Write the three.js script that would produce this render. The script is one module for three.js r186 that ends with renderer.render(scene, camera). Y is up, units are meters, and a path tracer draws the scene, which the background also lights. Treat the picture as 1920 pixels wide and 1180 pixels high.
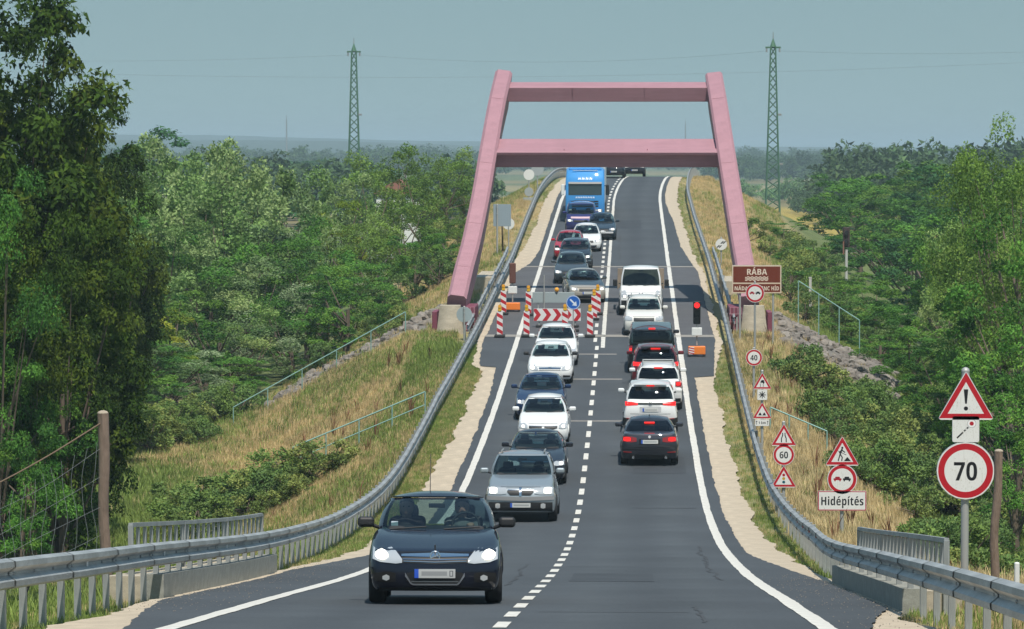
import * as THREE from 'three';
import { mergeGeometries, toCreasedNormals } from 'three/addons/utils/BufferGeometryUtils.js';
import { RoundedBoxGeometry } from 'three/addons/geometries/RoundedBoxGeometry.js';
import { MarchingCubes } from 'three/addons/objects/MarchingCubes.js';

// ---------------------------------------------------------------- camera, sky, sun, exposure
const scene = new THREE.Scene();
const renderer = new THREE.WebGLRenderer({ antialias: true });
renderer.toneMapping = THREE.LinearToneMapping;
renderer.toneMappingExposure = 1.12;
renderer.shadowMap.enabled = true;
const EYE = 14;
const camera = new THREE.PerspectiveCamera(9.636, 1920 / 1180, 1, 16000);
camera.position.set(1.49, EYE, 0);
camera.rotation.order = 'YXZ';
camera.rotation.y = Math.atan(0.0316);
camera.rotation.x = -Math.atan(305 / 7000);

function makeSky() {
  const W = 512, H = 256, data = new Float32Array(W * H * 4);
  const stops = [[-90, .22, .24, .22], [-2, .27, .36, .38], [0, .29, .41, .43], [2.5, .25, .37, .4], [8, .24, .375, .44], [20, .2, .33, .45], [45, .14, .26, .42], [90, .1, .2, .37]];
  for (let j = 0; j < H; j++) {
    const el = ((j + .5) / H - .5) * 180;
    let k = 0; while (k < stops.length - 2 && el > stops[k + 1][0]) k++;
    const a = stops[k], b = stops[k + 1], t = Math.min(1, Math.max(0, (el - a[0]) / (b[0] - a[0])));
    for (let i = 0; i < W; i++) {
      const o = (j * W + i) * 4;
      for (let c = 0; c < 3; c++) data[o + c] = a[c + 1] + (b[c + 1] - a[c + 1]) * t;
      data[o + 3] = 1;
    }
  }
  const t = new THREE.DataTexture(data, W, H, THREE.RGBAFormat, THREE.FloatType);
  t.mapping = THREE.EquirectangularReflectionMapping; t.magFilter = THREE.LinearFilter; t.minFilter = THREE.LinearFilter; t.needsUpdate = true;
  return t;
}
const skyTexture = makeSky();
scene.background = skyTexture; scene.environment = skyTexture;
const sun = new THREE.DirectionalLight(new THREE.Color(1, .955, .87), 4.3);
sun.position.set(14, 100, -130 + 49); sun.target.position.set(0, 0, -130);
sun.castShadow = true; sun.shadow.mapSize.set(4096, 4096); sun.shadow.radius = 1;
Object.assign(sun.shadow.camera, { left: -80, right: 80, top: 160, bottom: -160, near: 1, far: 400 });
scene.add(sun, sun.target);
scene.fog = new THREE.FogExp2(new THREE.Color(.64, .83, .92), 0.00024);

// ---------------------------------------------------------------- helpers
let seed = 12345;
const rnd = () => { seed = (seed + 0x6d2b79f5) | 0; let t = Math.imul(seed ^ (seed >>> 15), 1 | seed); t = (t + Math.imul(t ^ (t >>> 7), 61 | t)) ^ t; return ((t ^ (t >>> 14)) >>> 0) / 4294967296; };
const rr = (a, b) => a + (b - a) * rnd();
const lerp = (a, b, t) => a + (b - a) * t, clamp = (v, a = 0, b = 1) => Math.min(b, Math.max(a, v));
const smooth = (t) => { t = clamp(t); return t * t * (3 - 2 * t); };
const hash = (x, y) => { let h = Math.imul(x | 0, 374761393) + Math.imul(y | 0, 668265263); h = Math.imul(h ^ (h >>> 13), 1274126177); return ((h ^ (h >>> 16)) >>> 0) / 4294967296; };
function vnoise(x, y, per = 0) {
  const xi = Math.floor(x), yi = Math.floor(y), fx = smooth(x - xi), fy = smooth(y - yi);
  const w = (v) => per ? ((v % per) + per) % per : v;
  return lerp(lerp(hash(w(xi), w(yi)), hash(w(xi + 1), w(yi)), fx), lerp(hash(w(xi), w(yi + 1)), hash(w(xi + 1), w(yi + 1)), fx), fy);
}
const fbm = (x, y, n = 4) => { let s = 0, a = .5, t = 0; for (let i = 0; i < n; i++) { s += a * vnoise(x + i * 17.3, y + i * 9.1); t += a; x *= 2.03; y *= 2.03; a *= .5; } return s / t; };
const piece = (table, d) => { let k = 0; while (k < table.length - 2 && d > table[k + 1][0]) k++; const a = table[k], b = table[k + 1]; return lerp(a[1], b[1], clamp((d - a[0]) / (b[0] - a[0]))); };

const taken = {};
const numbered = (n) => { const k = taken[n] = (taken[n] ?? -1) + 1; return k ? n + '_' + String(k).padStart(3, '0') : n; };
const shade = (o) => { o.castShadow = o.receiveShadow = true; return o; };
function tag(o, label, category, group, kind) { o.userData = { label, category }; if (group) o.userData.group = group; if (kind) o.userData.kind = kind; return o; }
function thing(name, label, category, pos = [0, 0, 0], group) { const g = new THREE.Group(); g.name = numbered(name); g.position.set(...pos); scene.add(g); return tag(g, label, category, group); }
function part(name, geo, m, parent, pos, rot) { const o = shade(new THREE.Mesh(geo, m)); o.name = name; if (pos) o.position.set(...pos); if (rot) o.rotation.set(...rot); parent.add(o); return o; }
function struct(name, geo, m) { const o = shade(new THREE.Mesh(geo, m)); o.name = numbered(name); o.userData = { kind: 'structure' }; scene.add(o); return o; }
function copyOf(root, label, group) { const c = root.clone(); c.name = numbered(root.name.replace(/_\d{3}$/, '')); c.userData = { ...root.userData }; if (label) c.userData.label = label; if (group) c.userData.group = group; scene.add(c); return c; }
const RGB = (r, g, b) => new THREE.Color().setRGB(r, g, b);
const mat = (c, rough = .7, metal = 0, more = {}) => new THREE.MeshStandardMaterial({ color: Array.isArray(c) ? RGB(...c) : c, roughness: rough, metalness: metal, ...more });
const phys = (c, o) => new THREE.MeshPhysicalMaterial({ color: Array.isArray(c) ? RGB(...c) : c, ...o });

function dataTex(n, fn, srgb = false) {
  const d = new Uint8Array(n * n * 4);
  for (let y = 0; y < n; y++) for (let x = 0; x < n; x++) { const v = fn(x / n, y / n), o = (y * n + x) * 4; for (let c = 0; c < 3; c++) d[o + c] = clamp(v[c]) * 255; d[o + 3] = 255; }
  const t = new THREE.DataTexture(d, n, n); t.wrapS = t.wrapT = THREE.RepeatWrapping; t.magFilter = THREE.LinearFilter; t.minFilter = THREE.LinearMipmapLinearFilter; if (srgb) t.colorSpace = THREE.SRGBColorSpace; t.needsUpdate = true; return t;
}
const tileNoise = (u, v, f, n = 4) => { let s = 0, a = .5, t = 0; for (let i = 0; i < n; i++) { s += a * vnoise(u * f + i * 31, v * f + i * 31, f); t += a; f *= 2; a *= .55; } return s / t; };
function canvasTex(w, h, draw) { const c = document.createElement('canvas'); c.width = w; c.height = h; const g = c.getContext('2d'); draw(g, w, h); const t = new THREE.CanvasTexture(c); t.colorSpace = THREE.SRGBColorSpace; t.anisotropy = 4; return t; }

function grid(nu, nv, fn, uvScale = 1, withColor) {   // fn(u, v) -> [x, y, z, (uvx, uvy), (r, g, b)]
  const p = [], uv = [], idx = [], col = [];
  for (let j = 0; j <= nv; j++) for (let i = 0; i <= nu; i++) { const q = fn(i / nu, j / nv, i, j); p.push(q[0], q[1], q[2]); uv.push(q[3] ?? i / nu, q[4] ?? j / nv); if (withColor) col.push(q[5], q[6], q[7]); }
  for (let j = 0; j < nv; j++) for (let i = 0; i < nu; i++) { const a = j * (nu + 1) + i, b = a + 1, c = a + nu + 1, e = c + 1; idx.push(a, b, e, a, e, c); }
  const g = new THREE.BufferGeometry(); g.setAttribute('position', new THREE.Float32BufferAttribute(p, 3)); g.setAttribute('uv', new THREE.Float32BufferAttribute(uv, 2)); if (withColor) g.setAttribute('color', new THREE.Float32BufferAttribute(col, 3)); g.setIndex(idx); g.computeVertexNormals(); return g;
}
function rod(a, b, r0, r1 = r0, n = 8) { const A = new THREE.Vector3(...a), B = new THREE.Vector3(...b), l = A.distanceTo(B); const g = new THREE.CylinderGeometry(r1, r0, l, n, 1); g.applyQuaternion(new THREE.Quaternion().setFromUnitVectors(new THREE.Vector3(0, 1, 0), B.clone().sub(A).normalize())); const m = A.add(B).multiplyScalar(.5); return g.translate(m.x, m.y, m.z); }
const box = (w, h, l, x = 0, y = 0, z = 0) => new THREE.BoxGeometry(w, h, l).translate(x, y, z);
const rbox = (w, h, l, r, x = 0, y = 0, z = 0, s = 2) => new RoundedBoxGeometry(w, h, l, s, Math.min(r, w / 2.01, h / 2.01, l / 2.01)).translate(x, y, z);
function merge(list) { return mergeGeometries(list.map((g) => { g = g.index ? g.toNonIndexed() : g; for (const k of Object.keys(g.attributes)) if (!['position', 'normal', 'uv'].includes(k)) g.deleteAttribute(k); return g; })); }

// ---------------------------------------------------------------- the line and level of the road (d = metres ahead of the observer, z = -d)
const PROFILE = [[0, 1.6], [39.3, 5.03], [48.3, 5.86], [69.7, 7.8], [87.5, 9.1], [103, 9.7], [120, 9.5], [135, 9.03], [149, 8.45], [169, 7.58], [195.5, 6.42], [241, 4.35], [265, 3.2], [280, 2.48], [290, 2.1], [300, 1.98], [320, 2.4], [360, 4.2], [420, 7.2], [500, 9.5], [600, 10.5], [900, 10.8]];
const PM = PROFILE.map((p, i) => { const sl = (k) => -(PROFILE[k + 1][1] - PROFILE[k][1]) / (PROFILE[k + 1][0] - PROFILE[k][0]); if (i === 0) return sl(0); if (i === PROFILE.length - 1) return sl(i - 1); const h0 = p[0] - PROFILE[i - 1][0], h1 = PROFILE[i + 1][0] - p[0]; return (sl(i - 1) * h1 + sl(i) * h0) / (h0 + h1); });
function roadY(d) {
  d = clamp(d, -200, 899); let k = 0; while (k < PROFILE.length - 2 && d > PROFILE[k + 1][0]) k++;
  const h = PROFILE[k + 1][0] - PROFILE[k][0], t = (d - PROFILE[k][0]) / h, t2 = t * t, t3 = t2 * t;
  if (t < 0) return EYE - PROFILE[0][1] + PM[0] * d;
  return EYE - (2 * t3 - 3 * t2 + 1) * PROFILE[k][1] + (t3 - 2 * t2 + t) * h * PM[k] - (-2 * t3 + 3 * t2) * PROFILE[k + 1][1] + (t3 - t2) * h * PM[k + 1];
}
const slopeAt = (d) => (roadY(d + .5) - roadY(d - .5));
const cen = (d) => 2.2 * smooth((d - 258) / 90);
const bump = (d, c, w) => Math.exp(-(((d - c) / w) ** 2));
const shoulderL = (d) => 6.0 + 2.3 * bump(d, 166, 12), shoulderR = (d) => 6.9 + 1.6 * bump(d, 166, 13);
const PLAIN = 1.8;
function groundY(x, d) {
  const rx = x - cen(d), a = Math.abs(rx), sh = rx < 0 ? shoulderL(d) : shoulderR(d);
  const base = PLAIN + (fbm(x * .05 + 40, d * .05, 2) - .5) * .8;
  const top = roadY(d) - .07 - .015 * Math.max(0, a - 4);
  if (a <= sh) return top - (a > 5 ? .12 * (fbm(x * .8, d * .5, 2) - .5) * (a - 5) : 0);
  const s = rx < 0 ? .53 : .5, y = top - (a - sh) * s - Math.min(.4, (a - sh) * .1) * (fbm(x * .4, d * .3, 2) - .5) * 1.6, k = .8;
  const h = clamp(.5 + .5 * (y - base) / k); return lerp(base, y, h) + k * h * (1 - h);
}
// ---------------------------------------------------------------- ground, pavement and markings
const grainTex = dataTex(512, (u, v) => { const n = .55 + .3 * tileNoise(u, v, 16, 5) + .25 * tileNoise(u, v, 128, 2); return [n, n, n * .97]; });
function dryness(x, d) { // 0 lush, 1 straw
  let n = fbm(x * .3 + 5, d * .09 + 3, 4) * 1.7 - .42;
  const rx = x - cen(d), a = Math.abs(rx);
  if (rx < 0) { n += .35 * smooth((d - 92) / 20) * smooth((16 - a) / 3); if (a > 5.5 && d < 100) n -= .75; if (a > 9.5) n -= .75 * smooth((a - 9.5) / 2.5) * smooth((150 - d) / 25); if (d < 60) n += .25; n -= .9 * bump(d, 153, 7) * (a < 7.6 ? 1 : 0); if (a < 5.3) n -= .12; }
  else { n += a > 5.4 ? .5 : -.05; n -= .8 * smooth((a - 9 - 2 * fbm(d * .1, 4, 2)) / 1.2); if (d > 200) n += .2; }
  return clamp(n);
}
{
  const xs = [], ds = [];
  for (let x = 0; x < 30; x += .75) xs.push(x); for (let x = 30, s = 1.2; x < 9000; x += s, s *= 1.16) xs.push(x);
  const X = [...xs.slice(1).reverse().map((v) => -v), ...xs];
  for (let d = -60; d < 20; d += 10) ds.push(d); for (let d = 20; d < 320; d += 1.25) ds.push(d); for (let d = 320, s = 3; d < 9500; d += s, s *= 1.07) ds.push(d);
  const straw = [.46, .355, .18], lush = [.14, .175, .05];
  const g = grid(X.length - 1, ds.length - 1, (u, v, i, j) => {
    const x = X[i] + (ds[j] > 262 ? cen(ds[j]) * smooth(1 - Math.abs(X[i]) / 400) : 0), d = ds[j], w = dryness(x, d), n = .8 + .4 * fbm(x * 1.3, d * 1.3, 3);
    let c = [0, 1, 2].map((k) => lerp(lush[k], straw[k], w) * n);
    const wood = d > 60 && d < 420 ? (x < 0 ? smooth((-x - 15.5 - Math.max(0, (165 - d) * .12)) / 1.5) : smooth((x - 13) / 2)) : 0; if (wood > 0) c = c.map((q, k) => lerp(q, lush[k] * n, wood));   // green undergrowth, no straw, among the trees
    if (d > 400 || Math.abs(x) > 120) {                            // open fields on the plain
      const f = vnoise(x * .006 + 9, d * .004 + 2), fields = [[.13, .16, .05], [.24, .2, .08], [.09, .13, .04], [.3, .25, .11]];
      c = fields[Math.floor(f * 3.99)].map((q) => q * n);
      if (x > 20 && x < 95 && d > 520 && d < 830) c = [.42 * n, .31 * n, .05 * n];   // ripe sunflower field
    }
    if ((x < -7.4 && x > -15 && d > 163.5 && d < 187 && groundY(x, d) > 2.2) || (x > 7.9 && x < 13.4 && d > 158 && d < 176)) c = [.24 * n, .215 * n, .19 * n];   // broken stone facing
    return [x, groundY(x, d), -d, x / 3, d / 3, ...c];
  }, 1, true);
  struct('ground', g, mat([1, 1, 1], .95, 0, { vertexColors: true, map: grainTex }));
}
const wob = (d, k, amp) => (fbm(d * .35 + k * 50, k * 7.7, 3) - .5) * amp + (fbm(d * 1.9 + k * 31, k * 3.3, 2) - .5) * Math.min(.16, amp * .9);
const asphaltL = (d) => cen(d) + piece([[0, -3.65], [38, -3.72], [45, -4.4], [49, -4.72], [68, -4.72], [78, -4.0], [85, -3.66], [140, -3.68], [147.5, -3.8], [147.9, -4.5], [158, -4.75], [197, -4.55], [204, -3.9], [214, -3.7], [420, -3.7]], d) + wob(d, 1, .1);
const asphaltR = (d) => cen(d) + piece([[0, 3.9], [39, 4.0], [47, 4.72], [62, 4.72], [72, 4.35], [80, 4.02], [143, 3.98], [143.8, 4.0], [144.2, 4.75], [158, 5.1], [197, 5.1], [206, 4.75], [216, 4.45], [240, 4.25], [258, 3.95], [420, 3.9]], d) + wob(d, 2, .1);
const sandL = (d) => cen(d) + piece([[0, -4.7], [44, -4.65], [50, -4.95], [68, -4.95], [74, -4.74], [82, -4.5], [120, -4.4], [146, -4.3], [149, -4.75], [158, -5.05], [200, -5.05], [210, -4.75], [235, -4.45], [420, -4.4]], d) + wob(d, 3, .3);
const sandR = (d) => cen(d) + piece([[0, 4.6], [44, 4.75], [47, 4.9], [62, 4.9], [72, 4.9], [90, 4.75], [143, 4.7], [148, 4.9], [158, 5.4], [200, 5.4], [208, 5.1], [240, 4.85], [420, 4.6]], d) + wob(d, 4, .3);
const trackWear = (x, d) => { let w = 0; for (const c of [-2.45, -.95, 1.05, 2.6]) w += Math.exp(-(((x - c + .1 * vnoise(d * .05, c)) / .33) ** 2)); const p = fbm(x * .5 + 8, d * .08, 3), o = Math.exp(-(((x + 1.7) / .4) ** 2)) + Math.exp(-(((x - 1.8) / .4) ** 2)); const k = (1 + .1 * w - .1 * o) * (.84 + .32 * p); return [k, k, k * (1 - .02 * w)]; };
function ribbon(l, r, d0, d1, step, y, nu = 4, sc = 4, worn = false) { const n = Math.round((d1 - d0) / step); return grid(nu, n, (u, v) => { const d = lerp(d0, d1, v), x = lerp(l(d), r(d), u); return [x, roadY(d) + y, -d, x / sc, d / sc, ...(worn ? trackWear(x - cen(d), d) : [])]; }, 1, worn); }
const asphaltTex = dataTex(1024, (u, v) => { const lo = tileNoise(u, v, 6, 4), hi = tileNoise(u, v, 256, 2), st = vnoise(u * 300, v * 300, 300) > .93 ? .12 : 0; const n = .62 + .22 * lo + .3 * (hi - .5) + st; return [n * .95, n, n * 1.04]; });
const sandTex = dataTex(512, (u, v) => { const n = .6 + .35 * tileNoise(u, v, 12, 5) + .2 * tileNoise(u, v, 200, 1) - .1; return [n, n * .97, n * .92]; });
const mAsphalt = mat([.08, .086, .092], .86, 0, { vertexColors: true, map: asphaltTex, bumpMap: asphaltTex, bumpScale: .004 });
const mAsphaltOld = mat([.125, .12, .122], .9, 0, { map: asphaltTex, bumpMap: asphaltTex, bumpScale: .005 });
struct('verge_strip', ribbon((d) => sandL(d), (d) => sandR(d), 24, 420, .25, -.022, 14, 2.5), mat([.62, .53, .41], .95, 0, { map: sandTex, bumpMap: sandTex, bumpScale: .01 }));
struct('road', ribbon(asphaltL, asphaltR, 24, 420, .25, 0, 40, 7, true), mAsphalt);
struct('bridge_deck_surface', ribbon((d) => asphaltL(d) + .02, (d) => asphaltR(d) - .02, 161, 200.5, .5, .004, 6, 5), mAsphaltOld);
const mPaint = mat([.74, .71, .65], .75, 0, { map: dataTex(256, (u, v) => { const n = .62 + .45 * tileNoise(u, v, 10, 4); return [n, n, n * .98]; }) });
const line = (x, w, d0, d1, name, wv = .03, y = .008) => struct(name, ribbon((d) => cen(d) + x - w / 2 + wob(d, x, wv), (d) => cen(d) + x + w / 2 + wob(d, x + 1, wv), d0, d1, .5, y, 1, 1), mPaint);
line(-3.31, .2, 24, 400, 'edge_line'); line(3.58, .2, 24, 400, 'edge_line');
line(.36, .17, 155.5, 330, 'solid_centre_line', .03);
for (let k = 0; k < 82; k++) {
  const d0 = 25.1 + k * 3.5, far = d0 > 156, x = far ? .02 : .12, len = 1.75 + (hash(k, 3) - .5) * .2;
  struct('centre_dash', ribbon((d) => cen(d) + x - .075, (d) => cen(d) + x + .075, d0, d0 + len, .35, .008, 1, 1), mPaint);
}
const mJoint = mat([.27, .25, .22], .9), mWorn = mat([.3, .29, .28], .9, 0, { map: sandTex });
for (const [d, w] of [[160.4, 1], [200.6, .7]]) struct('expansion_joint', ribbon(asphaltL, asphaltR, d, d + w, .25, .008, 8, 1), mJoint);
for (const [d, a, b] of [[152.6, -.85, .95], [142.7, -1.0, 1.2], [128.1, -.55, 1.4]]) struct('worn_road_stripe', ribbon(() => a, () => b, d, d + .42, .14, .005, 6, 1), mWorn);

const mTar = mat([.05, .052, .055], .8), mPatch = mat([.062, .066, .071], .85, 0, { map: asphaltTex });
for (const [x, d0, d1, w] of [[2.3, 41, 47, .02], [-.45, 58, 72, .018], [3.0, 62, 84, .02], [-2.2, 78, 88, .02], [.9, 205, 226, .03]]) struct('tar_seam', ribbon((d) => x - w + wob(d, x, .22), (d) => x + w + wob(d, x, .22), d0, d1, .2, .005, 1, 1), mTar);
for (const [d, a, b] of [[44.5, .4, 2.2], [70.5, .3, 1.6], [101, 1.5, 3.3]]) struct('tar_seam', ribbon(() => a, () => b, d, d + .08, .02, .0055, 6, 1), mTar);
for (const [x0, x1, d0, d1] of [[.5, 1.9, 61, 66.5], [1.6, 3.2, 112, 117], [-3.0, -1.6, 150, 155], [.6, 2.2, 232, 240]]) struct('road_patch', ribbon(() => x0, () => x1, d0, d1, .5, .004, 4, 3), mPatch);

// ---------------------------------------------------------------- the steel arch over the bridge
const pinkTex = dataTex(256, (u, v) => { const n = .74 + .22 * tileNoise(u, v, 8, 4) + .1 * tileNoise(u, v * .12, 32, 3) + .05 * tileNoise(u, v, 64, 2); return [n, n * .985, n * .985]; });
const mPink = mat([.41, .215, .245], .6, 0, { map: pinkTex }), mConcrete = mat([.56, .5, .4], .9, 0, { map: sandTex, bumpMap: sandTex, bumpScale: .008 });
const mMaroon = mat([.2, .05, .08], .6), mGalv = mat([.46, .48, .48], .5, .35, { map: dataTex(256, (u, v) => { const n = .6 + .4 * tileNoise(u, v, 6, 3) + .2 * tileNoise(u, v, 48, 2) - .08; return [n, n * .99, n * .97]; }) });
const archL = [[-6.16, 7.15, 164], [-5.96, 8.41, 166.5], [-5.76, 9.43, 168.5], [-5.42, 11.67, 172], [-5.22, 13.5, 175], [-4.97, 15.95, 180], [-4.77, 17.45, 183.8]];
const archR = [[6.75, 7.15, 164], [6.67, 8.41, 166.5], [6.54, 9.43, 168.5], [6.26, 11.67, 172], [6.04, 13.5, 175], [5.78, 15.95, 180], [5.64, 17.33, 183.8]];
function legGeo(pts, hw, hh, ch, lean, dp) {                                  // a chamfered box section carried along the arch
  const cv = new THREE.CatmullRomCurve3(pts.map((p) => new THREE.Vector3(p[0], p[1], -p[2]))), n = 40, sec = [[-hw, -dp], [hw, -dp], [hw, hh - ch], [hw - ch, hh], [-hw + ch, hh], [-hw, hh - ch]];
  const rows = []; for (let j = 0; j <= n; j++) { const c = cv.getPoint(j / n), t = cv.getTangent(j / n), rt = new THREE.Vector3(1, -lean, 0).normalize(), up = new THREE.Vector3().crossVectors(rt, t).normalize(); rows.push(sec.map(([a, b]) => c.clone().addScaledVector(rt, a).addScaledVector(up, b))); }
  const pos = [], uv = []; const quad = (a, b, c, d, u0, u1, v0, v1) => { for (const [p, u, v] of [[a, u0, v0], [b, u1, v0], [c, u1, v1], [a, u0, v0], [c, u1, v1], [d, u0, v1]]) { pos.push(p.x, p.y, p.z); uv.push(u, v); } };
  for (let j = 0; j < n; j++) for (let i = 0; i < 6; i++) { const k = (i + 1) % 6; quad(rows[j][i], rows[j][k], rows[j + 1][k], rows[j + 1][i], i * .3, i * .3 + .3, j * .3, j * .3 + .3); }
  for (const [r, s] of [[rows[0], -1], [rows[n], 1]]) for (let i = 1; i < 5; i++) s > 0 ? quad(r[0], r[i], r[i + 1], r[i + 1], 0, 1, 0, 1) : quad(r[0], r[i + 1], r[i], r[i], 0, 1, 0, 1);
  const g = new THREE.BufferGeometry(); g.setAttribute('position', new THREE.Float32BufferAttribute(pos, 3)); g.setAttribute('uv', new THREE.Float32BufferAttribute(uv, 2)); g.computeVertexNormals(); return g;
}
{
  const A = thing('bridge_arch', 'pink steel arch frame spanning the road at the bridge, with two cross beams', 'bridge arch');
  part('arch_leg', legGeo(archL, .42, .62, .13, .13, 1.35), mPink, A); part('arch_leg', legGeo(archR, .42, .62, .1, -.105, 1.35), mPink, A);
  const beam = (x0, x1, y, d, h, l, tilt, name) => { const o = part(name, rbox(x1 - x0, h, l, .03), mPink, A, [(x0 + x1) / 2, y, -d], [tilt, 0, 0]); return o; };
  beam(-4.98, 5.78, 13.95, 176.1, .7, 1.9, .38, 'cross_beam'); beam(-5.0, 5.8, 14.0, 175.15, .16, .5, .38, 'beam_flange');
  beam(-4.6, 5.5, 16.93, 182.6, .72, 1.1, .27, 'cross_beam');
  for (const pts of [archL, archR]) { const cv = new THREE.CatmullRomCurve3(pts.map((p) => new THREE.Vector3(p[0], p[1], -p[2]))), ln = pts === archL ? .13 : -.105; for (const t of [.16, .4, .62, .84]) { const c = cv.getPoint(t), tg = cv.getTangent(t), up = new THREE.Vector3().crossVectors(new THREE.Vector3(1, -ln, 0).normalize(), tg).normalize(); const o = part('weld_seam', box(.6, .016, .03), mPink, A, [c.x + up.x * .622, c.y + up.y * .622, c.z + up.z * .622]); o.quaternion.setFromUnitVectors(new THREE.Vector3(0, 1, 0), up); } }
  for (const [x, y, z] of [[-1.6, 13.86, -175.21], [2.3, 13.86, -175.21], [-1.3, 16.85, -182.04], [2.2, 16.85, -182.04]]) part('weld_seam', box(.03, .6, .03), mPink, A, [x, y, z], [.33, 0, 0]);
  for (const s of [-1, 1]) {                                        // concrete foot, end plates and the drop of the tie
    const x = s < 0 ? -6.36 : 6.9;
    const f = new THREE.CylinderGeometry(.62, .95, 2.0, 4, 1).rotateY(Math.PI / 4); part('concrete_foot', f, mConcrete, A, [x, 6.3, -163.0]);
    part('tie_end', rbox(.55, 1.3, 3.6, .04), mMaroon, A, [x - s * .78, 6.55, -165.6]); part('side_plate', rbox(.22, 1.0, 2.2, .03), mMaroon, A, [x + s * .72, 6.5, -164.6]);
    part('abutment_block', rbox(1.6, .9, 2.4, .04), mConcrete, A, [x - s * 1.0, 5.55, -163.6]);
    for (let k = 0; k < 4; k++) part('grid_bar', box(.04, 1.25, .04), mPink, A, [x - s * .5 - s * k * .17, 6.55, -163.75]);
    for (let k = 0; k < 3; k++) part('grid_bar', box(.6, .04, .04), mPink, A, [x - s * .76, 6.2 + k * .35, -163.72]);
  }
  const c = thing('bridge_wing_wall', 'pale concrete wing wall beside the arch foot, behind the closed lane barriers', 'wall', [-5.75, roadY(190), -190]); part('wall_block', rbox(1.0, 1.6, 9, .04), mConcrete, c, [0, -.35, 0]);
  const c2 = thing('bridge_wing_wall', 'pale concrete wing wall behind the brown river sign', 'wall', [6.4, roadY(186), -186]); part('wall_block', rbox(.8, 1.7, 7, .04), mConcrete, c2, [0, -.3, 0]);
}

// ---------------------------------------------------------------- guard rails
const WB = [[.0, .44], [.075, .47], [.08, .53], [.01, .585], [.01, .615], [.08, .67], [.075, .73], [.0, .76]];
const railL = (d) => cen(d) + piece([[20, -4.9], [43, -4.9], [50, -5.0], [70, -5.0], [86, -5.15], [130, -5.25], [160, -5.0], [200, -4.85], [235, -4.95], [420, -5]], d);
const railR = (d) => cen(d) + piece([[20, 4.85], [60, 4.9], [72, 5.1], [84, 5.28], [115, 5.4], [135, 5.52], [165, 5.66], [200, 5.7], [235, 5.55], [420, 5.5]], d);
function beamGeo(fx, side, d0, d1) {                                // one pressed W panel, 4 mm sheet, lapped at its ends
  const n = 3, loop = [...WB.map(([u, v]) => [u, v]), ...[...WB].reverse().map(([u, v]) => [u - .012, v])];
  return toCreasedNormals(grid(loop.length, n, (u, v, i) => { const d = lerp(d0, d1, v), q = loop[i % loop.length]; return [fx(d) - side * (q[0] + .012 * (1 - v)), roadY(d) + q[1] - .02 - (side > 0 && d < 75 ? .07 * smooth((75 - d) / 10) : 0), -d, q[1] * 2, d / 2]; }), .5);
}
const mReflR = mat([.5, .02, .02], .35), mReflW = mat([.8, .8, .78], .35), mSteelDark = mat([.3, .31, .31], .6, .4);
const boltGeo = new THREE.SphereGeometry(.018, 8, 6);
function guardRail(label, fx, side, d0, d1, L, postStep, refl, group) {
  const g = thing('guard_rail', label, 'guard rail', [0, 0, 0], group);
  for (let d = d0; d < d1 - .1; d += L) part('rail_panel', beamGeo(fx, side, d, Math.min(d1, d + L + .08)), mGalv, g);
  const pg = box(.07, 1.15, .11), bg = box(.1, .2, .09);
  for (let d = d0 + .3; d < d1; d += postStep) { const x = fx(d) + side * .1, p = part('post', pg, mGalv, g, [x, roadY(d) + .13 - (side > 0 && d < 75 ? .09 : 0), -d]); part('spacer', bg, mSteelDark, p, [-side * .06, .45, 0]); if (d < 90) part('bolt', boltGeo, mSteelDark, g, [fx(d) - side * .018, roadY(d) + .58 - (side > 0 && d < 75 ? .07 : 0), -d]); }
  for (let d = d0 + 1.5; d < Math.min(d1, 130); d += refl.step) part('reflector', box(.02, .06, .1), refl.m, g, [fx(d) - side * .025, roadY(d) + .58, -d]);
}
guardRail('galvanised guard rail along the edge of the oncoming lane', railL, -1, 26, 336, 4, 1.33, { step: 8, m: mReflW });
guardRail('galvanised guard rail with red reflectors along the road sign side', railR, 1, 26, 336, 4, 2, { step: 4, m: mReflR });
{
  const g = thing('guard_rail', 'outer galvanised rail behind the main guard rail at the arch foot by the barriers', 'guard rail');
  for (let d = 158; d < 205; d += 4) part('rail_panel', beamGeo((q) => railL(q) - .42, -1, d, d + 4.08), mGalv, g);
  for (let d = 158.5; d < 205; d += 4) part('post', box(.07, 1.1, .11), mGalv, g, [railL(d) - .5, roadY(d) + .12, -d]);
  const g2 = thing('guard_rail', 'outer galvanised rail behind the main guard rail at the brown river sign', 'guard rail');
  for (let d = 162; d < 205; d += 4) part('rail_panel', beamGeo((q) => railR(q) + .42, 1, d, d + 4.08), mGalv, g2);
  for (let d = 162.5; d < 205; d += 4) part('post', box(.07, 1.1, .11), mGalv, g2, [railR(d) + .5, roadY(d) + .12, -d]);
}

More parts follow.
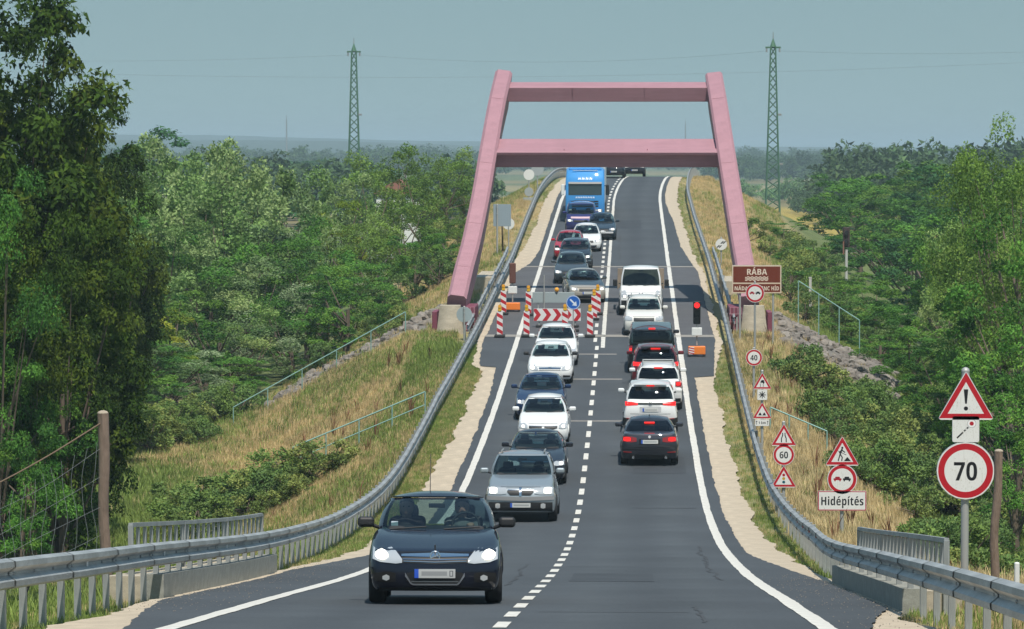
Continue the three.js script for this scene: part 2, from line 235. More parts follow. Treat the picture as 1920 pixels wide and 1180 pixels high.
// ---------------------------------------------------------------- culvert heads: kerb wall and baluster railing
const sweepBox = (fx0, fx1, y0, y1, d0, d1, n = 8) => { const L = [[0, 0], [1, 0], [1, 1], [0, 1]]; const ring = (d) => L.map(([a, b]) => [a ? fx1(d) : fx0(d), roadY(d) + (b ? y1 : y0), -d]); const pos = []; const q = (a, b, c, d) => pos.push(...a, ...b, ...c, ...a, ...c, ...d);
  for (let j = 0; j < n; j++) { const A = ring(lerp(d0, d1, j / n)), B = ring(lerp(d0, d1, (j + 1) / n)); for (let i = 0; i < 4; i++) q(A[i], B[i], B[(i + 1) % 4], A[(i + 1) % 4]); }
  const A = ring(d0), B = ring(d1); q(A[0], A[1], A[2], A[3]); q(B[3], B[2], B[1], B[0]);
  const uv = []; for (let i = 0; i < pos.length; i += 3) uv.push(pos[i] + pos[i + 2] * .5, pos[i + 1] + pos[i + 2] * .3); const g = new THREE.BufferGeometry(); g.setAttribute('position', new THREE.Float32BufferAttribute(pos, 3)); g.setAttribute('uv', new THREE.Float32BufferAttribute(uv, 2)); g.computeVertexNormals(); return g; };
const mKerb = mat([.36, .37, .34], .9, 0, { map: sandTex, bumpMap: sandTex, bumpScale: .01 });
function culvert(label, side, xk, xr, d0, d1, h, rd0, rd1, rl, rtop) {
  const k = thing('culvert_head', label, 'kerb wall'); const f = (a) => (d) => side * a;
  part('kerb_wall', sweepBox(side < 0 ? f(xk + .3) : f(xk), side < 0 ? f(xk) : f(xk + .3), -.5, h, d0, d1), mKerb, k);
  part('walkway_slab', sweepBox(side < 0 ? f(xr + .2) : f(xk + .305), side < 0 ? f(xk + .305) : f(xr + .2), -.5, h - .03, d0 + .05, d1 - .05), mConcrete, k);
  const R = thing('baluster_railing', rl, 'railing'), n = Math.round((rd1 - rd0) / .74), r = .028;
  const rail = (y) => sweepBox((d) => side * xr - .03, (d) => side * xr + .03, y - .03, y + .03, rd0, rd1, 10);
  part('top_rail', rail(rtop), mGalv, R); part('bottom_rail', rail(h + .07), mGalv, R);
  const bg = box(.045, rtop - h - .12, .075); for (let i = 0; i <= n; i++) { const d = lerp(rd0 + .05, rd1 - .05, i / n); part('baluster', bg, mGalv, R, [side * xr, roadY(d) + (rtop + h) / 2 + .02, -d]); }
  for (const d of [rd0 + .02, rd0 + (rd1 - rd0) / 3, rd0 + (rd1 - rd0) * 2 / 3, rd1 - .02]) part('post', box(.07, rtop + .5, .08), mGalv, R, [side * xr, roadY(d) + (rtop - .5) / 2, -d]);
}
culvert('concrete kerb wall of the culvert below the railing beside the wooden post', -1, 4.92, 5.55, 51, 67.5, .3, 52.3, 71, 'grey steel baluster railing with rounded end beside the wooden fence post', .97);
culvert('chipped concrete kerb wall of the culvert below the rail with red reflectors', 1, 4.86, 5.4, 46, 62, .26, 46, 63.5, 'grey steel baluster railing beside the seventy sign', .86);

// ---------------------------------------------------------------- stair handrails on the banks
const mTeal = mat([.25, .42, .37], .6, .1);
function handrail(label, a, b, n, two, hr = .95) {                             // a, b: [x, d] at the top and foot of the stair
  const g = thing('stair_handrail', label, 'handrail'); const P = (t, h) => { const x = lerp(a[0], b[0], t), d = lerp(a[1], b[1], t), y = lerp(a[2], b[2], t); return [x, y + h, -d]; };
  part('top_rail', rod(P(0, hr), P(1, hr), .026), mTeal, g); if (two) part('middle_rail', rod(P(0, .5), P(1, .5), .02), mTeal, g);
  for (let i = 0; i <= n; i++) { const p = P(i / n, hr), gy = Math.min(groundY(p[0], -p[2]), p[1] - .5); part('post', rod([p[0], gy - .15, p[2]], p, .024), mTeal, g); }
}
handrail('long pale green stair handrail down the grass bank from the arch foot', [-8.33, 163, 6.05], [-15.9, 163, 1.85], 5, false);
handrail('shorter pale green stair handrail with two rails starting at the guard rail', [-5.6, 129, 4.74], [-10.2, 129, 2.8], 4, true);
handrail('pale green stair handrail on the stony bank behind the brown sign', [9.2, 171, 7.4], [12.0, 171, 5.6], 3, false, .7);
handrail('weathered pipe handrail lying low in the dry grass below the slippery road sign', [6.2, 125, 4.5], [8.1, 125, 3.7], 3, false);

// ---------------------------------------------------------------- riprap on the abutment cones
const mStones = [[.24, .215, .195], [.29, .26, .23], [.2, .18, .165], [.33, .3, .27]].map((c) => mat(c, .95, 0, { map: sandTex }));
const stoneGeos = [1, 2, 3, 4, 5].map((s) => { const g = new THREE.IcosahedronGeometry(.5, 1), p = g.attributes.position; for (let i = 0; i < p.count; i++) { const k = .72 + .5 * hash(Math.round((p.getX(i) + 2) * 40) + s * 99, Math.round((p.getY(i) + 2) * 40) * 7 + Math.round((p.getZ(i) + 2) * 40)); p.setXYZ(i, p.getX(i) * k, p.getY(i) * k * .75, p.getZ(i) * k); } g.computeVertexNormals(); return g; });
for (const [label, x0, x1, d0, d1] of [['grey stone riprap on the bank below the arch foot on the oncoming side', -14.6, -7.6, 163.8, 187], ['grey stone riprap on the bank below the arch foot behind the brown sign', 8.0, 13.5, 158.5, 175]]) {
  const g = thing('riprap', label, 'stones');
  for (let i = 0; i < 290; i++) { const x = rr(x0, x1), d = rr(d0, d1), s = rr(.3, .62); part('stone', stoneGeos[i % 5], mStones[Math.floor(rnd() * 4)], g, [x, groundY(x, d) + .04, -d], [rr(-.4, .4), rr(0, 6), rr(-.4, .4)]).scale.setScalar(s); }
}
// ---------------------------------------------------------------- road signs
const mPole = mat([.42, .42, .40], .55, .35), mBack = mat([.44, .47, .47], .5, .4), RED = '#bd1526', SIGNWHITE = '#e9e7e2';
const grime = (g, w, h) => { for (let i = 0; i < 160; i++) { const x = hash(i, w) * w, y = hash(i + 500, h) * h; g.fillStyle = `rgba(${90 + hash(i, 1) * 50},${80 + hash(i, 2) * 40},60,${.05 + .1 * hash(i, 3)})`; g.beginPath(); g.ellipse(x, y, .6 + w * .012 * hash(i, 4), .6 + h * .02 * hash(i, 5), 0, 0, 7); g.fill(); } for (let i = 0; i < 26; i++) { g.fillStyle = `rgba(110,95,75,${.04 + .06 * hash(i, 9)})`; g.fillRect(hash(i, 7) * w, hash(i, 8) * h * .6, 1 + w * .008, h * (.1 + .3 * hash(i, 6))); } };
const faceMat = (t) => { const c = t.image, q = c.getContext('2d'); if (!t.userData?.aged) { grime(q, c.width, c.height); t.userData = { aged: true }; } return faceMat0(t); };
const faceMat0 = (t) => mat([.92, .92, .92], .45, 0, { map: t });
function flat(shape, w, h) { const g = new THREE.ShapeGeometry(shape, 10), p = g.attributes.position, uv = []; for (let i = 0; i < p.count; i++) uv.push(p.getX(i) / w + .5, p.getY(i) / h + .5); g.setAttribute('uv', new THREE.Float32BufferAttribute(uv, 2)); return g; }
function triShape(w, r) { const h = w * .87, P = [[-w / 2, -h / 2], [w / 2, -h / 2], [0, h / 2]], s = new THREE.Shape(); for (let i = 0; i < 3; i++) { const a = P[(i + 2) % 3], b = P[i], c = P[(i + 1) % 3], t = (q) => { const l = Math.hypot(q[0] - b[0], q[1] - b[1]); return [b[0] + (q[0] - b[0]) * r / l, b[1] + (q[1] - b[1]) * r / l]; }, u = t(a), v = t(c); i ? s.lineTo(...u) : s.moveTo(...u); s.quadraticCurveTo(...b, ...v); } s.closePath(); return s; }
const rectShape = (w, h, r = .03) => { const s = new THREE.Shape(), x = w / 2, y = h / 2; s.moveTo(-x + r, -y); s.lineTo(x - r, -y); s.quadraticCurveTo(x, -y, x, -y + r); s.lineTo(x, y - r); s.quadraticCurveTo(x, y, x - r, y); s.lineTo(-x + r, y); s.quadraticCurveTo(-x, y, -x, y - r); s.lineTo(-x, -y + r); s.quadraticCurveTo(-x, -y, -x + r, -y); return s; };
const discShape = (dia) => { const s = new THREE.Shape(); s.absarc(0, 0, dia / 2, 0, Math.PI * 2); return s; };
function plate(parent, name, shape, w, h, tex, x, y, z = .06, label) {
  const b = part(name, new THREE.ExtrudeGeometry(shape, { depth: .02, bevelEnabled: true, bevelSize: .004, bevelThickness: .004, bevelSegments: 1, curveSegments: 20 }), mBack, parent, [x, y, z]);
  if (tex) part('sign_face', flat(shape, w, h), faceMat(tex), b, [0, 0, .027]); if (label) b.userData.label = label; return b;
}
const circ = (draw) => canvasTex(256, 256, (g) => { g.fillStyle = SIGNWHITE; g.fillRect(0, 0, 256, 256); g.strokeStyle = RED; g.lineWidth = 27; g.beginPath(); g.arc(128, 128, 108, 0, 7); g.stroke(); g.fillStyle = '#16161c'; draw(g); });
const num = (s, px = 118) => circ((g) => { g.font = `bold ${px}px sans-serif`; g.textAlign = 'center'; g.textBaseline = 'middle'; g.save(); g.translate(128, 131); g.scale(.88, 1.02); g.fillText(s, 0, 0); g.restore(); });
const carIcon = (g, x, y, c) => { g.fillStyle = c; g.beginPath(); g.roundRect(x - 34, y - 8, 68, 16, 4); g.fill(); g.beginPath(); g.roundRect(x - 20, y - 22, 40, 18, 6); g.fill(); g.fillRect(x - 28, y + 6, 12, 12); g.fillRect(x + 16, y + 6, 12, 12); };
const noOvertaking = circ((g) => { carIcon(g, 88, 128, '#a3182a'); carIcon(g, 168, 128, '#16161c'); });
const triTex = (draw) => canvasTex(256, 224, (g) => { g.fillStyle = SIGNWHITE; g.fillRect(0, 0, 256, 224); g.fillStyle = RED; g.beginPath(); g.moveTo(128, 6); g.lineTo(250, 217); g.lineTo(6, 217); g.fill(); g.fillStyle = SIGNWHITE; g.beginPath(); g.moveTo(128, 50); g.lineTo(211, 196); g.lineTo(45, 196); g.fill(); g.fillStyle = '#16161c'; g.strokeStyle = '#16161c'; draw(g); });
const tris = {
  bang: triTex((g) => { g.beginPath(); g.moveTo(118, 84); g.lineTo(138, 84); g.lineTo(132, 150); g.lineTo(124, 150); g.fill(); g.beginPath(); g.arc(128, 172, 9.5, 0, 7); g.fill(); }),
  works: triTex((g) => { g.beginPath(); g.arc(128, 88, 8, 0, 7); g.fill(); g.lineCap = 'round'; g.lineWidth = 11; g.beginPath(); g.moveTo(126, 98); g.lineTo(112, 136); g.stroke(); g.lineWidth = 8; for (const q of [[112, 136, 98, 186], [112, 136, 128, 162], [128, 162, 124, 186], [124, 104, 146, 122], [120, 108, 106, 124]]) { g.beginPath(); g.moveTo(q[0], q[1]); g.lineTo(q[2], q[3]); g.stroke(); } g.lineWidth = 4; g.beginPath(); g.moveTo(96, 112); g.lineTo(156, 142); g.stroke(); g.beginPath(); g.moveTo(140, 190); g.lineTo(166, 158); g.lineTo(194, 190); g.fill(); }),
  narrow: triTex((g) => { g.lineWidth = 10; g.beginPath(); g.moveTo(104, 190); g.lineTo(104, 150); g.lineTo(116, 120); g.lineTo(116, 92); g.stroke(); g.beginPath(); g.moveTo(152, 190); g.lineTo(152, 150); g.lineTo(140, 120); g.lineTo(140, 92); g.stroke(); }),
  lights: triTex((g) => { for (const [y, c] of [[98, '#b0182a'], [134, '#c79a2a'], [170, '#1d5a6a']]) { g.fillStyle = c; g.beginPath(); g.arc(128, y, 15, 0, 7); g.fill(); } }),
  slip: triTex((g) => { g.save(); g.translate(132, 124); g.rotate(.2); g.fillRect(-26, -8, 52, 22); g.fillRect(-18, -24, 36, 18); g.fillRect(-24, 12, 10, 12); g.fillRect(14, 12, 10, 12); g.restore(); g.lineWidth = 6; for (const x of [98, 136]) { g.beginPath(); g.moveTo(x, 190); g.bezierCurveTo(x + 30, 178, x - 20, 166, x + 14, 152); g.stroke(); } }),
  bumps: triTex((g) => { g.beginPath(); g.moveTo(68, 180); g.bezierCurveTo(84, 180, 86, 142, 100, 142); g.bezierCurveTo(114, 142, 114, 178, 128, 178); g.bezierCurveTo(142, 178, 142, 142, 156, 142); g.bezierCurveTo(170, 142, 172, 180, 188, 180); g.fill(); }),
};
const plateTex = (w, h, draw, border) => canvasTex(w, h, (g) => { g.fillStyle = SIGNWHITE; g.fillRect(0, 0, w, h); if (border) { g.strokeStyle = border; g.lineWidth = 9; g.strokeRect(6, 6, w - 12, h - 12); } g.fillStyle = g.strokeStyle = '#16161c'; draw(g, w, h); });
const post = (name, label, x, d, top, r = .045, group) => { const gy = groundY(x, d), g = thing(name, label, 'road sign', [x, gy, -d], group); part('pole', new THREE.CylinderGeometry(r, r, top - gy + .4, 12).translate(0, (top - gy - .4) / 2, 0), mPole, g); part('pole_cap', new THREE.SphereGeometry(r * 1.08, 12, 6, 0, 7, 0, 1.6), mPole, g, [0, top - gy, 0]); for (const k of [.82, .95]) part('pole_clamp', new THREE.CylinderGeometry(r * 1.25, r * 1.25, .05, 12), mBack, g, [0, (top - gy) * k, 0]); return g; };
const put = (g, fn, y, ...a) => fn(g, ...a, 0, y - g.position.y);
const tri = (g, t, w, y) => plate(g, 'triangle_sign', triShape(w, .06), w, w * .87, tris[t], 0, y - g.position.y);
const disc = (g, tex, dia, y, name = 'round_sign') => plate(g, name, discShape(dia), dia, dia, tex, 0, y - g.position.y);
const rect = (g, tex, w, h, y, name = 'plate_sign', x = 0) => plate(g, name, rectShape(w, h), w, h, tex, x, y - g.position.y);
{
  let g = post('road_sign', 'signpost with exclamation triangle, paddle plate and large seventy disc', 6.16, 52, 10.95, .055);
  tri(g, 'bang', .78, 10.62); disc(g, num('70', 112), .8, 9.57);
  rect(g, plateTex(128, 128, (q) => { q.strokeStyle = '#222'; q.lineWidth = 7; q.beginPath(); q.moveTo(22, 108); q.lineTo(84, 46); q.stroke(); q.strokeStyle = '#e9e7e2'; q.setLineDash([9, 9]); q.lineWidth = 6; q.beginPath(); q.moveTo(50, 80); q.lineTo(84, 46); q.stroke(); q.setLineDash([]); q.fillStyle = '#b8b8b8'; q.beginPath(); q.arc(92, 36, 22, 0, 7); q.fill(); q.fillStyle = '#f4f0ee'; q.beginPath(); q.arc(92, 36, 19, 0, 7); q.fill(); q.fillStyle = '#b5182b'; q.beginPath(); q.arc(92, 36, 10, 0, 7); q.fill(); }), .37, .36, 10.15);
  g = post('road_sign', 'signpost with roadworks triangle, no overtaking disc and bridge works plate', 6.5, 88, 7.2);
  tri(g, 'works', .8, 6.96); disc(g, noOvertaking, .7, 6.29);
  rect(g, plateTex(512, 208, (q, w, h) => { q.font = 'bold 116px sans-serif'; q.textAlign = 'center'; q.textBaseline = 'middle'; q.save(); q.translate(w / 2, h / 2 + 4); q.scale(.86, 1.08); q.fillText('Hidépítés', 0, 0); q.restore(); }, '#b3182a'), 1.14, .46, 5.78);
  g = post('road_sign', 'signpost with narrowing triangle, sixty disc and traffic light triangle', 5.62, 100, 6.75);
  tri(g, 'narrow', .68, 6.43); disc(g, num('60', 112), .57, 5.89); tri(g, 'lights', .68, 5.31);
  g = post('road_sign', 'signpost with slippery road and uneven road triangles and two small plates', 5.66, 117.5, 7.1);
  tri(g, 'slip', .6, 6.8); rect(g, plateTex(96, 96, (q) => { q.lineWidth = 8; for (let k = 0; k < 4; k++) { q.save(); q.translate(48, 48); q.rotate(k * Math.PI / 4); q.beginPath(); q.moveTo(0, -34); q.lineTo(0, 34); q.stroke(); q.restore(); } }), .31, .32, 6.36);
  tri(g, 'bumps', .6, 5.87); rect(g, plateTex(192, 80, (q) => { q.font = 'bold 44px sans-serif'; q.textAlign = 'center'; q.fillText('1 km', 96, 56); q.lineWidth = 6; for (const x of [20, 172]) { q.beginPath(); q.moveTo(x, 64); q.lineTo(x, 20); q.moveTo(x - 9, 30); q.lineTo(x, 18); q.lineTo(x + 9, 30); q.stroke(); } }), .44, .2, 5.48);
  g = post('road_sign', 'signpost with a single forty speed limit disc', 5.98, 135, 6.9); disc(g, num('40', 116), .6, 6.57);
  g = post('road_sign', 'signpost with a lone no overtaking disc before the brown river sign', 6.58, 152, 8.7); disc(g, noOvertaking, .76, 8.26);
  g = post('road_sign', 'white end of restrictions disc with dark slash beside the sign side arch leg', 6.45, 203, 9.35, .04);
  disc(g, canvasTex(128, 128, (q) => { q.fillStyle = SIGNWHITE; q.fillRect(0, 0, 128, 128); q.strokeStyle = '#2a2c30'; q.lineWidth = 12; for (const o of [-12, 12]) { q.beginPath(); q.moveTo(28 + o, 100); q.lineTo(100 + o, 28); q.stroke(); } q.fillRect(40, 56, 48, 18); }), .62, 8.98);
  // brown river sign on two posts
  const gy = groundY(6.85, 158); g = thing('river_name_sign', 'brown tourist sign naming the river, on two posts by the arch foot', 'road sign', [6.85, gy, -158]);
  for (const s of [-1, 1]) part('pole', new THREE.CylinderGeometry(.045, .045, 9.2 - gy, 10), mPole, g, [s * .7, (9.2 - gy) / 2 - .2, 0]);
  rect(g, canvasTex(512, 288, (q) => { q.fillStyle = '#d9c4ac'; q.fillRect(0, 0, 512, 288); q.fillStyle = '#74301a'; q.fillRect(12, 12, 488, 166); q.fillRect(12, 192, 488, 84); q.fillStyle = '#ead9c6'; q.textAlign = 'center'; q.textBaseline = 'middle'; q.font = 'bold 84px sans-serif'; q.fillText('RÁBA', 256, 68); q.font = 'bold 58px sans-serif'; q.fillText('NÁDAS', 108, 238, 170); q.fillText('ENC HÍD', 396, 238, 188); q.strokeStyle = '#ead9c6'; q.lineWidth = 8; for (let r = 0; r < 3; r++) { q.beginPath(); for (let k = 0; k <= 40; k++) q.lineTo(136 + k * 6, 122 + r * 15 + 5 * Math.sin(k * .9)); q.stroke(); } }), 2.08, 1.18, 8.62, 'name_board');
  // signs seen from the back along the far left rail
  g = post('road_sign', 'white round sign seen from its bare back, beyond the arch leg on the oncoming side', -5.5, 215, 10.2, .035); g.children[0].material = mPole; const wb = mat([.72, .72, .68], .5); { const p = disc(g, null, .66, 9.86); p.material = wb; p.position.z = -.06; }
  g = post('direction_sign', 'blue grey rectangular sign back on a tall post beside the oncoming side arch leg', -6.05, 212, 11.0, .05); { const p = rect(g, null, 1.0, 1.25, 10.4); p.position.z = -.08; p.position.x = .28; p.material = mat([.3, .36, .4], .5, .2); }
  g = post('road_sign', 'grey round sign back low beside the concrete arch foot', -5.62, 160, 7.35, .04); { const p = disc(g, null, .66, 7.02); p.position.z = -.06; p.material = mat([.36, .42, .43], .5, .2); }
  g = post('road_sign', 'stack of two round and one square sign backs near the far crest', -5.6, 262, 12.7, .04);
  disc(g, null, .75, 12.4).material = wb; disc(g, null, .62, 11.2); rect(g, null, .8, .8, 10.4);
  g = post('road_sign', 'pale round sign back above the rail next to the sign stack at the crest', -5.15, 268, 12.9, .04); disc(g, null, .9, 12.75);
  // brown wooden marker stake
  const st = thing('marker_stake', 'thin dark wooden stake in dry grass beside the blue grey sign back', 'stake', [-5.75, groundY(-5.75, 213), -213]); part('stake', rod([0, -.2, 0], [-.06, 1.7, 0], .05, .045), mat([.1, .07, .04], .9), st);
}

// ---------------------------------------------------------------- lane closure: beacons, boards, portable signals
const beaconTex = canvasTex(64, 256, (g) => { g.fillStyle = '#e6e2de'; g.fillRect(0, 0, 64, 256); g.fillStyle = '#c0202c'; for (let k = -1; k < 4; k++) { g.beginPath(); g.moveTo(0, k * 86 + 8); g.lineTo(64, k * 86 + 46); g.lineTo(64, k * 86 + 88); g.lineTo(0, k * 86 + 50); g.fill(); } });
const mBeacon = mat([.92, .92, .92], .5, 0, { map: beaconTex }), mYellow = mat([.75, .42, .02], .4), mRubber = mat([.03, .03, .03], .9), mOrange = mat([.85, .22, .03], .55), mAmber = phys([.85, .38, .02], { roughness: .25, clearcoat: 1 });
const B0 = thing('lane_beacon', '', 'beacon', [0, 0, 0]);
{ part('foot', rbox(.45, .1, .8, .03, 0, .05, 0), mRubber, B0); const b = part('beacon_board', rbox(.27, 1.0, .05, .02, 0, .6, 0), mBack, B0); part('striped_face', new THREE.PlaneGeometry(.25, .98), mBeacon, b, [0, .6, .029]);
  const l = part('warning_lamp', rbox(.15, .2, .1, .03, 0, 1.2, 0), mYellow, B0); part('lens', new THREE.CylinderGeometry(.075, .075, .13, 16).rotateX(Math.PI / 2), mAmber, l, [0, 1.32, 0]); }
const beacons = [[-4.1, 160.3, 'at the guard rail in the nearer row'], [-2.95, 160.4, 'second in the nearer beacon row'], [-1.3, 160.7, 'in front of the chevron board'], [-.22, 160.4, 'at the centre line in the nearer row'], [-4.32, 171.4, 'beside the rusty portable signal'], [-3.15, 170.8, 'second in the further beacon row'], [-.12, 168.6, 'beside the centre line behind the nearer row'], [.02, 171.4, 'at the centre line in the further row']];
beacons.forEach(([x, d, w], i) => { const b = i ? copyOf(B0) : B0; b.position.set(x, roadY(d) + .006, -d); b.rotation.x = Math.atan(slopeAt(d)) * 0; b.userData = { label: 'striped beacon with amber lamp, ' + w, category: 'beacon', group: 'striped beacons closing the lane' }; });
{
  const chev = canvasTex(512, 128, (g) => { g.fillStyle = '#e6e2de'; g.fillRect(0, 0, 512, 128); g.fillStyle = '#c0202c'; for (let k = 0; k < 5; k++) { const x = k * 112 - 20; g.beginPath(); g.moveTo(x, 0); g.lineTo(x + 50, 0); g.lineTo(x + 98, 64); g.lineTo(x + 50, 128); g.lineTo(x, 128); g.lineTo(x + 48, 64); g.fill(); } });
  let g = thing('chevron_board', 'long red and white chevron board low across the closed lane', 'barrier', [-1.72, roadY(165), -165]);
  let b = part('board', rbox(2.1, .55, .04, .015, 0, .55, 0), mBack, g); part('chevron_face', new THREE.PlaneGeometry(2.07, .53), mat([.92, .92, .92], .5, 0, { map: chev }), b, [0, .55, .024]);
  for (const s of [-1, 1]) { part('leg', box(.06, .6, .06, s * .8, .3, -.06), mPole, g); part('foot', rbox(.3, .09, .7, .03, s * .8, .05, -.06), mRubber, g); }
  g = thing('barrier_board', 'grey back of a long barrier board behind the chevron board', 'barrier', [-2.03, roadY(172), -172]);
  part('board', rbox(1.95, .5, .04, .015, 0, .74, 0), mat([.36, .41, .41], .55, .2), g); for (const s of [-1, 1]) { part('leg', box(.06, .8, .06, s * .7, .4, -.055), mPole, g); part('foot', rbox(.3, .09, .7, .03, s * .7, .05, -.055), mRubber, g); }
  for (const s of [.5]) part('warning_lamp', new THREE.SphereGeometry(.11, 16, 10), mAmber, g, [s * .3, 1.1, 0]); part('lamp_stem', box(.04, .2, .04, .15, .97, 0), mPole, g);
  part('tall_pole', new THREE.CylinderGeometry(.03, .03, 1.75, 8), mPole, g, [-.43, .9, .07]);
  g = thing('keep_right_sign', 'blue round keep right arrow sign on a thin post at the chevron board', 'road sign', [-.98, roadY(163), -163]);
  part('pole', new THREE.CylinderGeometry(.028, .028, 1.6, 10), mPole, g, [0, .8, 0]); part('foot', rbox(.5, .1, .7, .03, 0, .05, 0), mRubber, g);
  plate(g, 'round_sign', discShape(.62), .62, .62, canvasTex(128, 128, (q) => { q.fillStyle = '#1a5fb8'; q.fillRect(0, 0, 128, 128); q.strokeStyle = '#dfe6ee'; q.lineWidth = 5; q.beginPath(); q.arc(64, 64, 59, 0, 7); q.stroke(); q.lineWidth = 15; q.beginPath(); q.moveTo(36, 36); q.lineTo(76, 76); q.stroke(); q.fillStyle = '#dfe6ee'; q.beginPath(); q.moveTo(96, 96); q.lineTo(90, 52); q.lineTo(52, 90); q.fill(); }), 0, 1.27, .03);
  // portable traffic signals
  const mBlack = mat([.012, .012, .013], .6), mWhiteBox = mat([.75, .75, .72], .5), mRedOn = mat([.6, .02, .02], .4, 0, { emissive: RGB(1, .02, .02), emissiveIntensity: 1.6 }), mOff = mat([.03, .03, .03], .3);
  function signal(label, x, d, turn, lit, body) {
    const s = thing('portable_traffic_signal', label, 'traffic signal', [x, roadY(d) + .006, -d], 'portable signals at the bridge'); s.rotation.y = turn;
    part('battery_trailer', rbox(.7, .34, .45, .04, 0, .24, 0), mOrange, s); for (const k of [-1, 1]) part('foot', box(.1, .07, .6, k * .3, .035, 0), mRubber, s); part('striped_panel', new THREE.PlaneGeometry(.22, .3), mBeacon, s, [-.22, .24, .229]);
    part('mast', rod([0, .45, 0], [0, 1.5, 0], .03), mPole, s); part('control_box', rbox(.42, .34, .2, .03, 0, 1.0, .04), mWhiteBox, s);
    const h = part('signal_head', rbox(.3, .95, .22, .05, 0, 1.78, 0), body, s);
    [2.08, 1.78, 1.48].forEach((y, i) => { part('lens', new THREE.CylinderGeometry(.115, .115, .03, 20).rotateX(Math.PI / 2), i === 0 && lit ? mRedOn : mOff, h, [0, y, .12]); part('visor', new THREE.CylinderGeometry(.13, .13, .16, 16, 1, true, Math.PI * .5, Math.PI).rotateX(Math.PI / 2).rotateZ(0), body, h, [0, y, .17]); });
    return s;
  }
  signal('portable traffic signal showing red on an orange base beside the queue', 4.22, 152, 0, true, mBlack);
  signal('rust brown back of a portable traffic signal behind the striped beacons', -3.95, 173, Math.PI, false, mat([.13, .05, .035], .6));
  const s = thing('traffic_signal', 'black back of a traffic signal on a thin pole beside the truck', 'traffic signal', [-.33, roadY(270), -270]); part('pole', rod([0, -.1, 0], [0, 2.0, 0], .035), mPole, s); part('signal_head', rbox(.42, .95, .25, .1, 0, 2.4, 0), mBlack, s); part('back_board', rbox(.5, 1.05, .03, .015, 0, 2.4, -.14), mBlack, s);
}

// ---------------------------------------------------------------- fence posts, wire fence, small markers, railway signal
const barkTex = dataTex(256, (u, v) => { const n = .5 + .5 * tileNoise(u, v * .25, 16, 4) + .2 * tileNoise(u, v, 64, 2); return [n, n * .93, n * .88]; });
const mWood = mat([.25, .19, .15], .95, 0, { map: barkTex, bumpMap: barkTex, bumpScale: .02 }), mWoodTop = mat([.5, .43, .34], .9, 0, { map: sandTex });
function log(g, h, r, lean) { const c = new THREE.CatmullRomCurve3([0, .3, .55, .8, 1].map((t, i) => new THREE.Vector3(lean * t + [0, .02, -.02, .01, 0][i], -.4 + (h + .4) * t, 0))), t = new THREE.TubeGeometry(c, 16, r, 12), p = t.attributes.position; for (let i = 0; i < p.count; i++) { const k = 1 + .18 * (fbm(p.getY(i) * 2, Math.atan2(p.getZ(i), p.getX(i)) * 1.5, 2) - .5); p.setX(i, p.getX(i) * k); p.setZ(i, p.getZ(i) * k); } t.computeVertexNormals(); part('log', t, mWood, g); part('cut_end', new THREE.SphereGeometry(r * 1.01, 12, 6, 0, 7, 0, 1.57).scale(1, .55, 1), mWoodTop, g, [lean, h - .005, 0]); }
